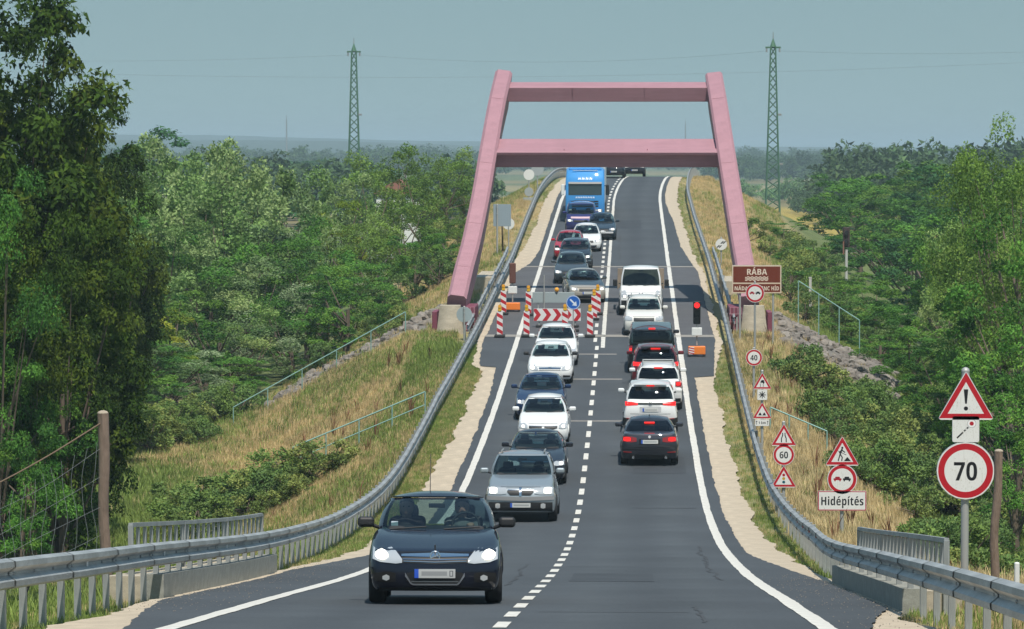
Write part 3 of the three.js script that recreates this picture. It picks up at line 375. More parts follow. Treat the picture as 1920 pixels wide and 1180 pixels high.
{
  const gl = groundY(-6.42, 56), h = 10.06 - gl; let g = thing('fence_post', 'thick weathered wooden post with pale rounded top behind the culvert railing', 'post', [-6.42, gl, -56]); log(g, h, .085, -.04);
  const gr = groundY(6.35, 50); g = thing('fence_post', 'weathered grey wooden post just behind the seventy sign', 'post', [6.35, gr, -50]); log(g, 10.0 - gr, .06, .08);
  const mWire = mat([.3, .31, .3], .5, .5), mRope = mat([.16, .11, .07], .9);
  g = thing('wire_fence', 'sagging wire mesh fence hanging from the wooden post behind the guard rail', 'fence', [-6.42, gl, -56]);
  const E0 = [-.02, h - .12, 0], E1 = [-3.4, h - 1.55, 4]; const S = (t, k) => [lerp(E0[0], E1[0], t), lerp(E0[1], E1[1], t) - .5 * Math.sin(Math.PI * t) * .5 - k * (h - .9) * (1 - .25 * t), lerp(E0[2], E1[2], t)];
  const tube = (pts, r) => new THREE.TubeGeometry(new THREE.CatmullRomCurve3(pts.map((p) => new THREE.Vector3(...p))), pts.length * 3, r, 5);
  part('top_rope', tube([0, .25, .5, .75, 1].map((t) => S(t, 0)), .013), mRope, g);
  for (let k = 1; k <= 4; k++) part('line_wire', tube([0, .25, .5, .75, 1].map((t) => S(t, k / 5 + .02 * Math.sin(k * 5 + t * 9))), .0025), mWire, g);
  for (let i = 1; i < 26; i++) { const t = i / 26; part('stay_wire', tube([.12, .35, .6, .85, 1].map((k, q) => { const s = S(t, k * .92); return [s[0] + .05 * Math.sin(q * 2 + i), s[1], s[2]]; }), .0036), mWire, g); }
  g = thing('marker_post', 'small white road marker post standing in the dry grass', 'marker post', [5.85, groundY(5.85, 42), -42]); part('post', rbox(.06, .8, .05, .02, 0, .35, 0), mWhitePost(), g); part('stick', rod([-.07, -.1, .02], [-.09, .5, .02], .018), mWood, g);
  function mWhitePost() { return mat([.7, .69, .66], .6); }
  const gs = groundY(14.8, 230); g = thing('railway_signal', 'two lamp railway signal on a pale mast among the bushes', 'signal', [14.8, gs, -230]); part('mast', rod([0, -.3, 0], [0, 8.0 - gs, 0], .1, .09), mat([.5, .49, .45], .7), g);
  const hd = part('signal_head', rbox(.42, 1.25, .25, .06, 0, 8.75 - gs, 0), mat([.05, .03, .025], .7), g); for (const y of [9.05, 8.5]) part('lens', new THREE.CylinderGeometry(.13, .13, .2, 14).rotateX(Math.PI / 2), mat([.02, .02, .02], .4), hd, [0, y - gs, .16]); part('ladder_bracket', box(.08, .8, .3, -.18, 8.1 - gs, 0), mat([.25, .12, .08], .8), g);
  const fp = mat([.5, .48, .44], .8); for (const [x, d, w] of [[10.9, 195, 'short pale concrete post in the bushes near the handrail behind the brown sign']]) { g = thing('concrete_post', w, 'post', [x, groundY(x, d), -d]); part('post', rbox(.14, 2.2, .14, .02, 0, .9, 0), fp, g); part('post_top', box(.16, .08, .16, 0, 2.03, 0), fp, g); }
}
// ---------------------------------------------------------------- vehicles
const paint = (c, metal = 0) => phys(c, { roughness: .5, metalness: metal, clearcoat: 1, clearcoatRoughness: .04, specularIntensity: .25 });
const mGlass = phys([.45, .56, .55], { transmission: 1, thickness: 0, roughness: .02, ior: 1.52 }), mGlassDark = phys([.14, .17, .18], { transmission: 1, thickness: 0, roughness: .03, ior: 1.52 });
const mTyre = mat([.018, .018, .019], .9), mRim = mat([.35, .35, .36], .35, .8), mBlackP = mat([.015, .015, .016], .55), mChrome = mat([.75, .76, .78], .16, 1), mCabin = mat([.03, .031, .033], .9), mSeat = mat([.05, .05, .055], .9), mGap = mat([.004, .004, .004], .9);
const mLampOn = mat([.85, .83, .76], .25, 0, { emissive: RGB(1, .95, .8), emissiveIntensity: 1.1 }), mLens = phys([.62, .63, .62], { roughness: .16, clearcoat: 1, metalness: .4 }), mTail = phys([.3, .012, .012], { roughness: .2, clearcoat: 1 }), mTailOn = mat([.5, .01, .01], .3, 0, { emissive: RGB(1, .015, .01), emissiveIntensity: .9 }), mIndicator = phys([.6, .22, .03], { roughness: .2, clearcoat: 1 });
const plateGrey = canvasTex(256, 56, (g) => { g.fillStyle = '#b3b3b1'; g.fillRect(0, 0, 256, 56); g.fillStyle = '#2450b8'; g.fillRect(0, 0, 26, 56); g.fillStyle = '#8e8f8f'; g.fillRect(44, 14, 160, 28); g.strokeStyle = '#55575a'; g.lineWidth = 5; g.strokeRect(222, 12, 18, 32); });
const plateDull = canvasTex(128, 28, (g) => { g.fillStyle = '#c9c9c4'; g.fillRect(0, 0, 128, 28); g.fillStyle = '#2b57b4'; g.fillRect(0, 0, 13, 28); g.fillStyle = '#a3a4a2'; g.fillRect(22, 9, 96, 11); });
const mPlate = mat([.95, .95, .95], .5, 0, { map: plateGrey }), mPlate2 = mat([.95, .95, .95], .5, 0, { map: plateDull });

function carBody(S) {
  const { L, W, clear, hoodY, zc, cowlY, zrb, rbY, tailY, R } = S, zf = L / 2, zr = -L / 2, hw = W / 2, af = S.axF ?? zf - .88, ar = S.axR ?? zr + .8, RA = R + .055;
  const front = [[zf - .2, clear], [zf - .06, clear + .04], [zf - .01, clear + .14], [zf, lerp(clear, hoodY, .5)], [zf - .03, lerp(clear, hoodY, .78)], [zf - .1, hoodY - .05], [zf - .22, hoodY + .015]];
  const hoodMid = [(zf - .22 + zc) / 2, lerp(hoodY, cowlY, .5) + (S.hoodArc ?? .035)];
  const top = new THREE.SplineCurve([new THREE.Vector2(...front[6]), new THREE.Vector2(...hoodMid), new THREE.Vector2(zc, cowlY)]).getPoints(8);
  const rear = [[zrb, rbY], [(zrb + zr + .12) / 2, lerp(rbY, tailY, .4) + .01], [zr + .1, tailY], [zr + .03, tailY - .08], [zr, lerp(clear, tailY, .55)], [zr + .03, lerp(clear, tailY, .25)], [zr + .1, clear + .06], [zr + .2, clear + .03]];
  const sh = new THREE.Shape(); sh.moveTo(...front[0]); for (const p of front.slice(1, 6)) sh.lineTo(...p); for (const p of top) sh.lineTo(p.x, p.y); for (const p of rear) sh.lineTo(...p);
  for (const a of [ar, af]) { const dy = clear - R, dx = Math.sqrt(RA * RA - dy * dy), a0 = Math.PI - Math.asin(dy / RA), a1 = Math.asin(dy / RA); for (let k = 0; k <= 12; k++) { const q = lerp(a0, a1, k / 12); sh.lineTo(a + Math.cos(q) * RA, R + Math.sin(q) * RA); } }
  const bv = .085, g0 = new THREE.ExtrudeGeometry(sh, { depth: W - 2 * bv, steps: 14, bevelEnabled: true, bevelSize: bv, bevelThickness: bv, bevelOffset: -bv, bevelSegments: 4, curveSegments: 6 });
  const pF = S.plan ?? .2, pR = S.planR ?? .1, tp = S.taper ?? .06;
  const warp = (x, y, z) => { const fx = smooth((z - zf * .3) / (zf * .7)), fr = smooth((-z - zf * .45) / (zf * .55)); let k = 1 - tp * fx * fx - .035 * fr; if (y > .6) k *= 1 - (S.tumble ?? .1) * (y - .6) / .4; if (y < .42) k *= 1 - .05 * (.42 - y) / .25; const e = Math.abs(x / hw) ** 2.4; return [x * k, y, z - pF * fx * e + pR * fr * e]; };
  const p = g0.attributes.position; for (let i = 0; i < p.count; i++) { const q = warp(-(p.getZ(i) + bv - hw), p.getY(i), p.getX(i)); p.setXYZ(i, ...q); }
  const geo = toCreasedNormals(g0, .62);
  const fz = [...front.map((q) => [q[1], q[0]]), ...top.slice(1).map((q) => [q.y, q.x])], rz = rear.map((q) => [q[1], q[0]]).reverse();
  const surf = (isRear) => (x, y) => { const k = 1 - (isRear ? .035 : tp) - (y > .6 ? (S.tumble ?? .1) * (y - .6) / .4 : 0), x0 = Math.min(Math.abs(x) / k, hw), e = (x0 / hw) ** 2.4, o = Math.max(0, x0 - (hw - bv)), rd = bv - Math.sqrt(Math.max(0, bv * bv - o * o)); return isRear ? piece(rz, y) + pR * e + rd * .8 : piece(fz, y) - pF * e - rd * .8; };
  return { geo, front: surf(false), rear: surf(true), af, ar, zf, zr, hw };
}
function patch(surf, cols, off, isRear, thick = .04) {              // a solid piece that follows the nose or the tail; cols: [x, yBottom, yTop]
  const C = []; for (let i = 0; i < cols.length - 1; i++) { const a = cols[i], b = cols[i + 1], n = Math.max(1, Math.ceil(Math.abs(b[0] - a[0]) / .06)); for (let k = 0; k < n; k++) C.push([0, 1, 2].map((q) => lerp(a[q], b[q], k / n))); } C.push(cols[cols.length - 1]);
  const nr = Math.max(1, Math.min(6, Math.ceil(Math.max(...C.map((c) => c[2] - c[1])) / .06))), nc = C.length, s = isRear ? -1 : 1, pos = [], uv = [];
  const P = (i, j, b) => { const c = C[i], y = lerp(c[1], c[2], j / nr); return [c[0], y, surf(c[0], y) + s * (b ? -thick : off)]; };
  const q = (a, b, c, d, u = [0, 1, 0, 1]) => { const f = s > 0 ? [a, b, c, a, c, d] : [a, c, b, a, d, c], t = s > 0 ? [[0, 0], [1, 0], [1, 1], [0, 0], [1, 1], [0, 1]] : [[0, 0], [1, 1], [1, 0], [0, 0], [0, 1], [1, 1]]; f.forEach((v, k) => { pos.push(...v); uv.push(u[t[k][0] ? 1 : 0], u[t[k][1] ? 3 : 2]); }); };
  const U = (i) => s > 0 ? i / (nc - 1) : 1 - i / (nc - 1);
  for (let i = 0; i < nc - 1; i++) for (let j = 0; j < nr; j++) q(P(i, j), P(i + 1, j), P(i + 1, j + 1), P(i, j + 1), [U(i), U(i + 1), j / nr, (j + 1) / nr]);
  for (let i = 0; i < nc - 1; i++) { q(P(i, 0, 1), P(i + 1, 0, 1), P(i + 1, 0), P(i, 0)); q(P(i, nr), P(i + 1, nr), P(i + 1, nr, 1), P(i, nr, 1)); }
  for (let j = 0; j < nr; j++) { q(P(0, j, 1), P(0, j), P(0, j + 1), P(0, j + 1, 1)); q(P(nc - 1, j), P(nc - 1, j, 1), P(nc - 1, j + 1, 1), P(nc - 1, j + 1)); }
  const g = new THREE.BufferGeometry(); g.setAttribute('position', new THREE.Float32BufferAttribute(pos, 3)); g.setAttribute('uv', new THREE.Float32BufferAttribute(uv, 2)); g.computeVertexNormals(); return toCreasedNormals(g, .7);
}
const wheelTyre = {}, wheelRim = {};
function addWheel(car, x, z, R, w) {
  const k = R + '_' + w;
  wheelTyre[k] ??= new THREE.LatheGeometry([[R * .62, -w / 2], [R * .9, -w / 2], [R * .985, -w * .38], [R, -w * .2], [R, w * .2], [R * .985, w * .38], [R * .9, w / 2], [R * .62, w / 2]].map((p) => new THREE.Vector2(...p)), 28).rotateZ(Math.PI / 2);
  wheelRim[k] ??= (() => { const l = [new THREE.CylinderGeometry(R * .64, R * .64, w * .7, 24, 1, true).rotateZ(Math.PI / 2), new THREE.CylinderGeometry(R * .16, R * .16, w * .72, 12).rotateZ(Math.PI / 2)]; for (let i = 0; i < 5; i++) l.push(box(w * .66, R * .6, R * .16, 0, R * .34, 0).rotateX(i * Math.PI * .4)); return merge(l); })();
  const g = new THREE.Group(); g.name = 'wheel'; g.position.set(x, R, z); car.add(g); part('tyre', wheelTyre[k], mTyre, g); part('rim', wheelRim[k], mRim, g);
}
function cabin(car, S, B, body, glass) {
  const { zc, cowlY, zrb, rbY, H } = S, wb = B.hw * (S.belt ?? .87), wt = B.hw * (S.roofW ?? .64), zt = S.zt, zrt = S.zrt, ey = H - .075, kf = S.kf ?? .16, kr = S.kr ?? .1, nF = 14, nS = 12, nR = 10, nT = 8;
  const ts = [0, .05, .2, .37, .54, .71, .87, .94, 1];
  const ring = (t) => { const pts = [], zF = lerp(zc + .03, zt, t) + .05 * Math.sin(Math.PI * t), zR = lerp(zrb - .02, zrt, t) - .05 * Math.sin(Math.PI * t), w = lerp(wb, wt, t) + .035 * Math.sin(Math.PI * t), a = kf * lerp(1, .6, t), b = kr;
    const Y = (z) => lerp(lerp(rbY, cowlY, clamp((z - zrb) / (zc - zrb))) - .03, ey - (z > 0 ? .012 : .03), t);
    for (let i = 0; i <= nF; i++) { const u = -1 + 2 * i / nF, z = zF - a * u * u; pts.push([u * w * .93, Y(z), z]); }
    for (let i = 0; i <= nS; i++) { const s = i / nS, z = lerp(zF - a - .1, zR + b + .07, s); pts.push([w * (1 + .025 * Math.sin(Math.PI * s)), Y(z), z]); }
    for (let i = 0; i <= nR; i++) { const u = 1 - 2 * i / nR, z = zR + b * u * u; pts.push([u * w * .93, Y(z), z]); }
    for (let i = 0; i <= nS; i++) { const s = 1 - i / nS, z = lerp(zF - a - .1, zR + b + .07, s); pts.push([-w * (1 + .025 * Math.sin(Math.PI * s)), Y(z), z]); }
    return pts; };
  const R = ts.map(ring), N = R[0].length, out = { windscreen: [], rear_window: [], side_window: [[], [], [], []], frame: [] };
  for (let j = 0; j < nT; j++) for (let i = 0; i < N; i++) {
    const k = (i + 1) % N, q = [R[j][k], R[j][i], R[j + 1][i], R[j + 1][k]], mid = j > 0 && j < nT - 1; let where = out.frame;
    const s1 = nF + 1, s2 = s1 + nS + 1, s3 = s2 + nR + 1;
    if (mid && i < nF) where = out.windscreen; else if (mid && i >= s2 && i < s3 - 1) where = out.rear_window;
    else if (mid && !S.panelVan) { const c = i >= s1 && i < s2 - 1 ? i - s1 : i >= s3 && i < N - 1 ? nS - 1 - (i - s3) : -1; if (c > 0 && c < nS - 1 && c !== 5) where = out.side_window[(i < s2 ? 0 : 2) + (c < 5 ? 0 : 1)]; }
    where.push(q);
  }
  const build = (qs, flip = false) => { const pos = [], uv = []; for (const [a, b, c, d] of qs) for (const v of flip ? [a, c, b, a, d, c] : [a, b, c, a, c, d]) { pos.push(...v); uv.push(v[0], v[1]); } const g = new THREE.BufferGeometry(); g.setAttribute('position', new THREE.Float32BufferAttribute(pos, 3)); g.setAttribute('uv', new THREE.Float32BufferAttribute(uv, 2)); g.computeVertexNormals(); return toCreasedNormals(g, .9); };
  const fl = S.flip ?? true;
  part('windscreen', build(out.windscreen, fl), glass, car); part('rear_window', build(out.rear_window, fl), S.rearGlass ?? glass, car); for (const s of out.side_window) if (s.length) part('side_window', build(s, fl), glass, car);
  part('cabin_frame', build(out.frame, fl), body, car);
  part('roof', grid(12, 14, (u, v) => { const x = -1 + 2 * u, z = lerp(zt - kf * .6 * x * x, zrt + kr * x * x, v), e = Math.abs(x) ** 2.6, f = Math.sin(Math.PI * clamp(v)) ** .55; return [x * wt * (.935 + .065 * smooth(Math.min(v, 1 - v) * 6)), lerp(ey - .012, ey - .03, v) + .085 * (1 - e) * f + .004, z]; }), S.roofMat ?? body, car);
  // what is seen through the glass
  const yb = Math.min(cowlY, rbY) - .01, In = new THREE.Group();
  part('dashboard', rbox(wb * 1.66, .16, .5, .06, 0, cowlY - .04, zc - .32), mCabin, car); part('cabin_floor', box(wb * 1.7, .03, Math.max(.3, zc - zrb - .5), 0, yb + .03, (zc + zrb) / 2 - .1), mCabin, car);
  const zs = Math.min(zc - 1.15, zt - .25); for (const s of [-1, 1]) { part('seat', rbox(.46, .6, .14, .07, s * wb * .5, yb - .12, zs), mSeat, car); part('headrest', rbox(.25, .16, .1, .05, s * wb * .5, yb + .25, zs - .03), mSeat, car); if (zs - zrb > 1.3) part('headrest', rbox(.24, .15, .1, .05, s * wb * .5, yb + .22, zs - .88), mSeat, car); }
  part('steering_wheel', new THREE.TorusGeometry(.18, .016, 8, 24), mBlackP, car, [wb * .5, cowlY + .05, zc - .58], [-.4, 0, 0]); part('rear_view_mirror', rbox(.22, .06, .03, .02, 0, ey - .13, zt - .02 + .1), mBlackP, car);
}
const MX = (cols) => cols.map(([x, a, b]) => [-x, a, b]).reverse();
function vehicle(name, label, S, x, d, away, body, feats, opt = {}) {
  const car = thing(name, label, opt.category ?? 'car', [0, 0, 0], opt.group); const B = carBody(S);
  part('body', B.geo, body, car); if (!opt.noCabin) cabin(car, S, B, body, S.glass ?? mGlass);
  for (const f of feats) { const [n, m, cols, off = .012, side = 'f', mir = false] = f, r = side === 'r', sf = r ? B.rear : B.front; part(n, patch(sf, cols, off, r), m, car); if (mir) part(n, patch(sf, MX(cols), off, r), m, car); }
  const wx = B.hw - .13; for (const s of [-1, 1]) { addWheel(car, s * wx, B.af, S.R, S.tw ?? .22); addWheel(car, s * wx, B.ar, S.R, S.tw ?? .22); }
  part('underside', box(S.W - .55, .1, S.L - .7, 0, S.clear + .1, 0), mGap, car);
  if (!opt.noMirror) for (const s of [-1, 1]) { const my = S.cowlY + (S.mirY ?? .09), mz = S.zc - (S.mirZ ?? .32), m = part('wing_mirror', rbox(S.mirW ?? .22, S.mirH ?? .14, .14, .05, s * (B.hw + (S.mirOut ?? .05)), my, mz, 3), opt.mirrorMat ?? body, car); part('mirror_arm', rod([s * (B.hw * .84), my - .08, mz - .04], [s * (B.hw + .0), my - .03, mz], .025), mBlackP, m); }
  if (!opt.noCabin) for (const s of [-1, 1]) part('wiper', rod([s * .35 - .25, S.cowlY + .0, S.zc + .02], [s * .35 + .22, S.cowlY + .03, S.zc - .0], .009), mBlackP, car);
  if (!opt.noCabin && d < 200) { const f = B.front, hy = S.hoodY; part('bonnet_gap', patch(f, [[-B.hw * .84, hy - .022, hy - .012], [0, hy - .018, hy - .006], [B.hw * .84, hy - .022, hy - .012]], .003, false, .01), mGap, car); part('tailgate_gap', patch(B.rear, [[-B.hw * .72, S.tailY - .42, S.tailY - .41], [B.hw * .72, S.tailY - .42, S.tailY - .41]], .003, true, .01), mGap, car); }
  if (opt.extra) opt.extra(car, B, S);
  const slope = Math.atan(slopeAt(d)); car.position.set(x + cen(d), roadY(d) + .004, -d - (away ? -1 : 1) * (opt.frontAt ? S.L / 2 : 0)); { const dd = -car.position.z; car.position.y = roadY(dd) + .004; car.rotation.set(Math.atan(slopeAt(dd)), (away ? Math.PI : 0) + (opt.yaw ?? 0), 0); }
  return car;
}
const emblem = (car, z, y, r, m = mChrome) => { const e = part('emblem', new THREE.TorusGeometry(r, r * .2, 8, 24), m, car, [0, y, z]); part('emblem_bar', rbox(r * 1.9, r * .3, r * .25, .005), m, e, [0, 0, 0], [0, 0, .35]); return e; };
const roofRails = (w, y, z0, z1, m) => (car) => { for (const s of [-1, 1]) part('roof_rail', rod([s * w, y, z0], [s * w, y - .01, z1], .022), m, car); };
const frontAt = true, GO = 'oncoming cars on the near ramp', GQ = 'cars queueing at the red light', GF = 'oncoming cars crossing the bridge';
const hatch = { L: 4.25, W: 1.76, H: 1.44, clear: .17, hoodY: .68, zc: .78, cowlY: .95, zt: -.02, zrt: -1.45, zrb: -1.85, rbY: 1.0, tailY: .94, R: .31 };
const sedan = { L: 4.62, W: 1.8, H: 1.43, clear: .17, hoodY: .7, zc: .72, cowlY: .95, zt: -.12, zrt: -1.15, zrb: -1.72, rbY: 1.03, tailY: 1.0, R: .325 };
const suv = { L: 4.55, W: 1.85, H: 1.7, clear: .22, hoodY: .9, zc: .86, cowlY: 1.12, zt: .12, zrt: -1.75, zrb: -2.0, rbY: 1.12, tailY: 1.06, R: .35, roofW: .7, tw: .24 };
const plateF = (y, m = mPlate2, x0 = -.26, x1 = .26) => ['number_plate', m, [[x0, y - .057, y + .057], [x1, y - .057, y + .057]], .03];
const plateR = (y) => ['number_plate', mPlate2, [[-.26, y - .057, y + .057], [.26, y - .057, y + .057]], .02, 'r'];

// the navy hatchback in front
const navy = paint([.004, .006, .015], 0);
vehicle('hatchback_car', 'navy blue hatchback with chrome grille bar and lit headlights, ahead of the silver offroader', { ...hatch, roofW: .7, kf: .12, H: 1.46 }, -1.07, 47.2, false, navy, [
  ['headlight', mLens, [[.42, .53, .58], [.5, .52, .68], [.6, .53, .76], [.7, .54, .81], [.8, .58, .8]], .014, 'f', true],
  ['indicator_lamp', mIndicator, [[.66, .77, .79], [.78, .76, .79]], .02, 'f', true],
  ['headlamp_bulb', mLampOn, [[.6, .6, .64], [.64, .575, .69], [.69, .57, .71], [.74, .585, .69], [.77, .62, .66]], .024, 'f', true],
  ['chrome_bar', mChrome, [[-.43, .615, .645], [0, .605, .66], [.43, .615, .645]], .02], ['upper_grille', mBlackP, [[-.42, .535, .615], [0, .515, .61], [.42, .535, .615]], .006],
  ['grille_slat', mChrome, [[-.41, .575, .585], [0, .565, .575], [.41, .575, .585]], .014], ['grille_slat', mChrome, [[-.4, .548, .556], [0, .535, .543], [.4, .548, .556]], .014],
  ['lower_grille', mBlackP, [[-.36, .3, .4], [-.28, .25, .42], [.28, .25, .42], [.36, .3, .4]], .008], ['chrome_frame', mChrome, [[-.38, .36, .41], [-.31, .26, .29], [-.28, .245, .265], [.28, .245, .265], [.31, .26, .29], [.38, .36, .41]], .016], ['grille_slat', mSteelDark, [[-.3, .285, .3], [.3, .285, .3]], .014],
  ['fog_lamp_recess', mGap, [[.5, .29, .4], [.6, .28, .42], [.78, .3, .4]], .006, 'f', true], ['fog_lamp', mLens, [[.58, .32, .36], [.62, .3, .38], [.67, .32, .36]], .016, 'f', true],
  ['bumper_lip', mBlackP, [[-.72, .175, .215], [0, .18, .225], [.72, .175, .215]], .02], plateF(.395, mPlate),
], { group: GO, frontAt, yaw: .04, mirrorMat: mBlackP, extra(car, B, S) {
  emblem(car, B.front(0, .62) + .03, .615, .06); part('antenna', rod([-.1, 1.42, -.6], [-.1, 1.95, -1.0], .006, .004), mBlackP, car);
  part('registration_sticker', rbox(.09, .06, .004, .001, -.55, 1.02, .565), mat([.55, .62, .68], .5), car); part('washer_crest', rbox(.02, .12, .03, .005, 0, .7, B.front(0, .69) + .0), mBlackP, car);
} });

// silver offroader
vehicle('offroad_car', 'silver offroader with dark lower bumper and round fog lamps, behind the navy hatchback', { ...suv, L: 4.57, W: 1.88, H: 1.74, clear: .24, hoodY: .92, cowlY: 1.16, zc: .8 }, -1.3, 95, false, paint([.33, .37, .39], .55), [
  ['headlight', mLens, [[.36, .74, .9], [.5, .72, .9], [.84, .72, .9]], .014, 'f', true], ['headlamp_bulb', mLampOn, [[.6, .76, .88], [.66, .74, .9], [.76, .74, .9], [.8, .76, .88]], .024, 'f', true],
  ['grille', mBlackP, [[-.34, .78, .82], [-.26, .7, .83], [.26, .7, .83], [.34, .78, .82]], .01], ['grille_bar', mChrome, [[-.03, .68, .9], [.03, .68, .9]], .022], ['grille_slat', mChrome, [[-.32, .83, .85], [.32, .83, .85]], .02],
  ['bumper_trim', mat([.2, .2, .2], .6), [[-.86, .58, .68], [0, .56, .66], [.86, .58, .68]], .02], ['lower_bumper', mBlackP, [[-.82, .27, .52], [0, .25, .53], [.82, .27, .52]], .012], ['fog_lamp', mLens, [[.52, .38, .48], [.58, .36, .5], [.64, .38, .48]], .026, 'f', true], plateF(.45),
], { group: GO, frontAt, extra: roofRails(.56, 1.73, .0, -1.4, mSteelDark) });
vehicle('sedan_car', 'black saloon half hidden behind the silver offroader', { ...sedan, R: .33 }, -1.24, 108.3, false, paint([.012, .014, .022], .1), [
  ['headlight', mLens, [[.48, .6, .67], [.62, .58, .72], [.82, .6, .72]], .014, 'f', true], ['headlamp_bulb', mLampOn, [[.68, .62, .68], [.74, .6, .7], [.79, .62, .68]], .022, 'f', true], ['grille', mBlackP, [[-.4, .5, .68], [.4, .5, .68]], .01], ['grille_frame', mChrome, [[-.42, .68, .7], [.42, .68, .7]], .016], ['lower_grille', mBlackP, [[-.7, .22, .36], [.7, .22, .36]], .01], plateF(.42)], { group: GO, frontAt });
const white = paint([.78, .78, .76]);
vehicle('hatchback_car', 'white small hatchback with dark split grille in front of the blue car', { ...hatch, L: 4.0, W: 1.7, H: 1.5, hoodY: .74, cowlY: 1.0, zc: .75, mirOut: .08 }, -1.3, 120, false, white, [
  ['headlight', mLens, [[.5, .6, .68], [.62, .57, .76], [.78, .6, .78]], .014, 'f', true], ['headlamp_bulb', mLampOn, [[.6, .62, .68], [.65, .6, .7], [.7, .62, .68]], .022, 'f', true], ['grille', mBlackP, [[.04, .55, .66], [.3, .55, .66], [.46, .6, .65]], .012, 'f', true], ['grille_bar', mChrome, [[-.47, .66, .675], [.47, .66, .675]], .018], ['lower_grille', mBlackP, [[-.5, .22, .34], [.5, .22, .34]], .01], plateF(.44)], { group: GO, frontAt });
vehicle('hatchback_car', 'dark blue car showing above the roof of a white hatchback', { ...sedan, L: 4.35, W: 1.78, H: 1.45 }, -1.6, 128.2, false, paint([.012, .03, .085], .2), [
  ['headlight', mLens, [[.5, .6, .68], [.64, .58, .74], [.8, .6, .74]], .014, 'f', true], ['headlamp_bulb', mLampOn, [[.68, .62, .7], [.74, .62, .7]], .022, 'f', true], ['grille', mBlackP, [[-.4, .55, .66], [.4, .55, .66]], .01], plateF(.42)], { group: GO, frontAt });
vehicle('hatchback_car', 'white hatchback with round lit headlamps and emblem, ahead of another white car', hatch, -1.53, 140.8, false, white, [
  ['headlight', mLens, [[.44, .55, .6], [.55, .54, .72], [.72, .56, .79], [.79, .6, .77]], .014, 'f', true], ['headlamp_bulb', mLampOn, [[.58, .6, .66], [.66, .57, .72], [.76, .6, .68]], .024, 'f', true], ['chrome_bar', mChrome, [[-.42, .61, .645], [0, .6, .655], [.42, .61, .645]], .02], ['upper_grille', mBlackP, [[-.4, .54, .6], [.4, .54, .6]], .008],
  ['lower_grille', mBlackP, [[-.3, .26, .36], [.3, .26, .36]], .01], ['fog_lamp_recess', mBlackP, [[.5, .28, .36], [.76, .28, .34]], .008, 'f', true], plateF(.42)], { group: GO, frontAt, mirrorMat: mBlackP, extra: (c, B) => emblem(c, B.front(0, .62) + .03, .62, .06) });
vehicle('hatchback_car', 'white car just past the striped beacons, roof and mirrors showing', { ...hatch, L: 4.3, W: 1.78, H: 1.5, cowlY: 1.0, mirOut: .09 }, -1.45, 147.6, false, white, [['headlight', mLens, [[.5, .58, .66], [.8, .6, .74]], .014, 'f', true], ['grille', mBlackP, [[-.4, .52, .64], [.4, .52, .64]], .01], plateF(.42)], { group: GO, frontAt });

// flatbed van and small white car coming round the barrier
vehicle('flatbed_van', 'white crew cab flatbed van with dark front grille crossing beside the barriers', { L: 5.6, W: 2.05, H: 2.18, clear: .3, hoodY: 1.08, zc: 1.92, cowlY: 1.34, zt: 1.22, zrt: -.35, zrb: -.42, rbY: 1.2, tailY: .98, R: .36, axF: 1.9, axR: -1.7, roofW: .78, belt: .9, tumble: .035, plan: .22, hoodArc: .05, mirH: .32, mirW: .2, mirOut: .16, mirY: .1, mirZ: .5, tw: .26 }, 2.0, 170.5, false, white, [
  ['headlight', mLens, [[.62, .86, .98], [.74, .84, 1.22], [.9, .9, 1.26]], .014, 'f', true], ['headlamp_bulb', mLampOn, [[.68, .84, .95], [.8, .84, .96]], .024, 'f', true], ['grille', mBlackP, [[-.6, .84, .98], [0, .8, 1.02], [.6, .84, .98]], .012], ['grille_slat', mChrome, [[-.58, .93, .95], [.58, .93, .95]], .022], ['grille_slat', mChrome, [[-.56, .87, .89], [.56, .87, .89]], .022], ['lower_bumper', mBlackP, [[-.9, .36, .72], [0, .34, .74], [.9, .36, .72]], .014], plateF(.56)],
{ group: GF, frontAt, category: 'van', mirrorMat: mBlackP, extra(car, B) { emblem(car, B.front(0, 1.0) + .03, 1.0, .08); const bed = mat([.34, .29, .23], .8, 0, { map: barkTex }); for (const s of [-1, 1]) part('dropside', rbox(.06, .42, 2.5, .02, s * 1.06, 1.2, -1.62), bed, car); part('tailboard', rbox(2.1, .42, .06, .02, 0, 1.2, -2.86), bed, car); part('headboard', rbox(2.16, .9, .06, .02, 0, 1.5, -.52), bed, car); } });
vehicle('hatchback_car', 'small white car with roof rails between the flatbed van and the black van', { ...suv, L: 4.1, W: 1.76, H: 1.6, hoodY: .86, cowlY: 1.06, R: .32 }, 2.1, 160.6, false, paint([.74, .72, .66]), [
  ['headlight', mLens, [[.5, .7, .8], [.66, .68, .86], [.82, .7, .84]], .014, 'f', true], ['grille', mBlackP, [[-.44, .66, .8], [.44, .66, .8]], .012], ['lower_bumper', mBlackP, [[-.6, .26, .42], [.6, .26, .42]], .012], plateF(.5)], { group: GF, frontAt, extra: roofRails(.54, 1.6, 0, -1.3, mGalv) });

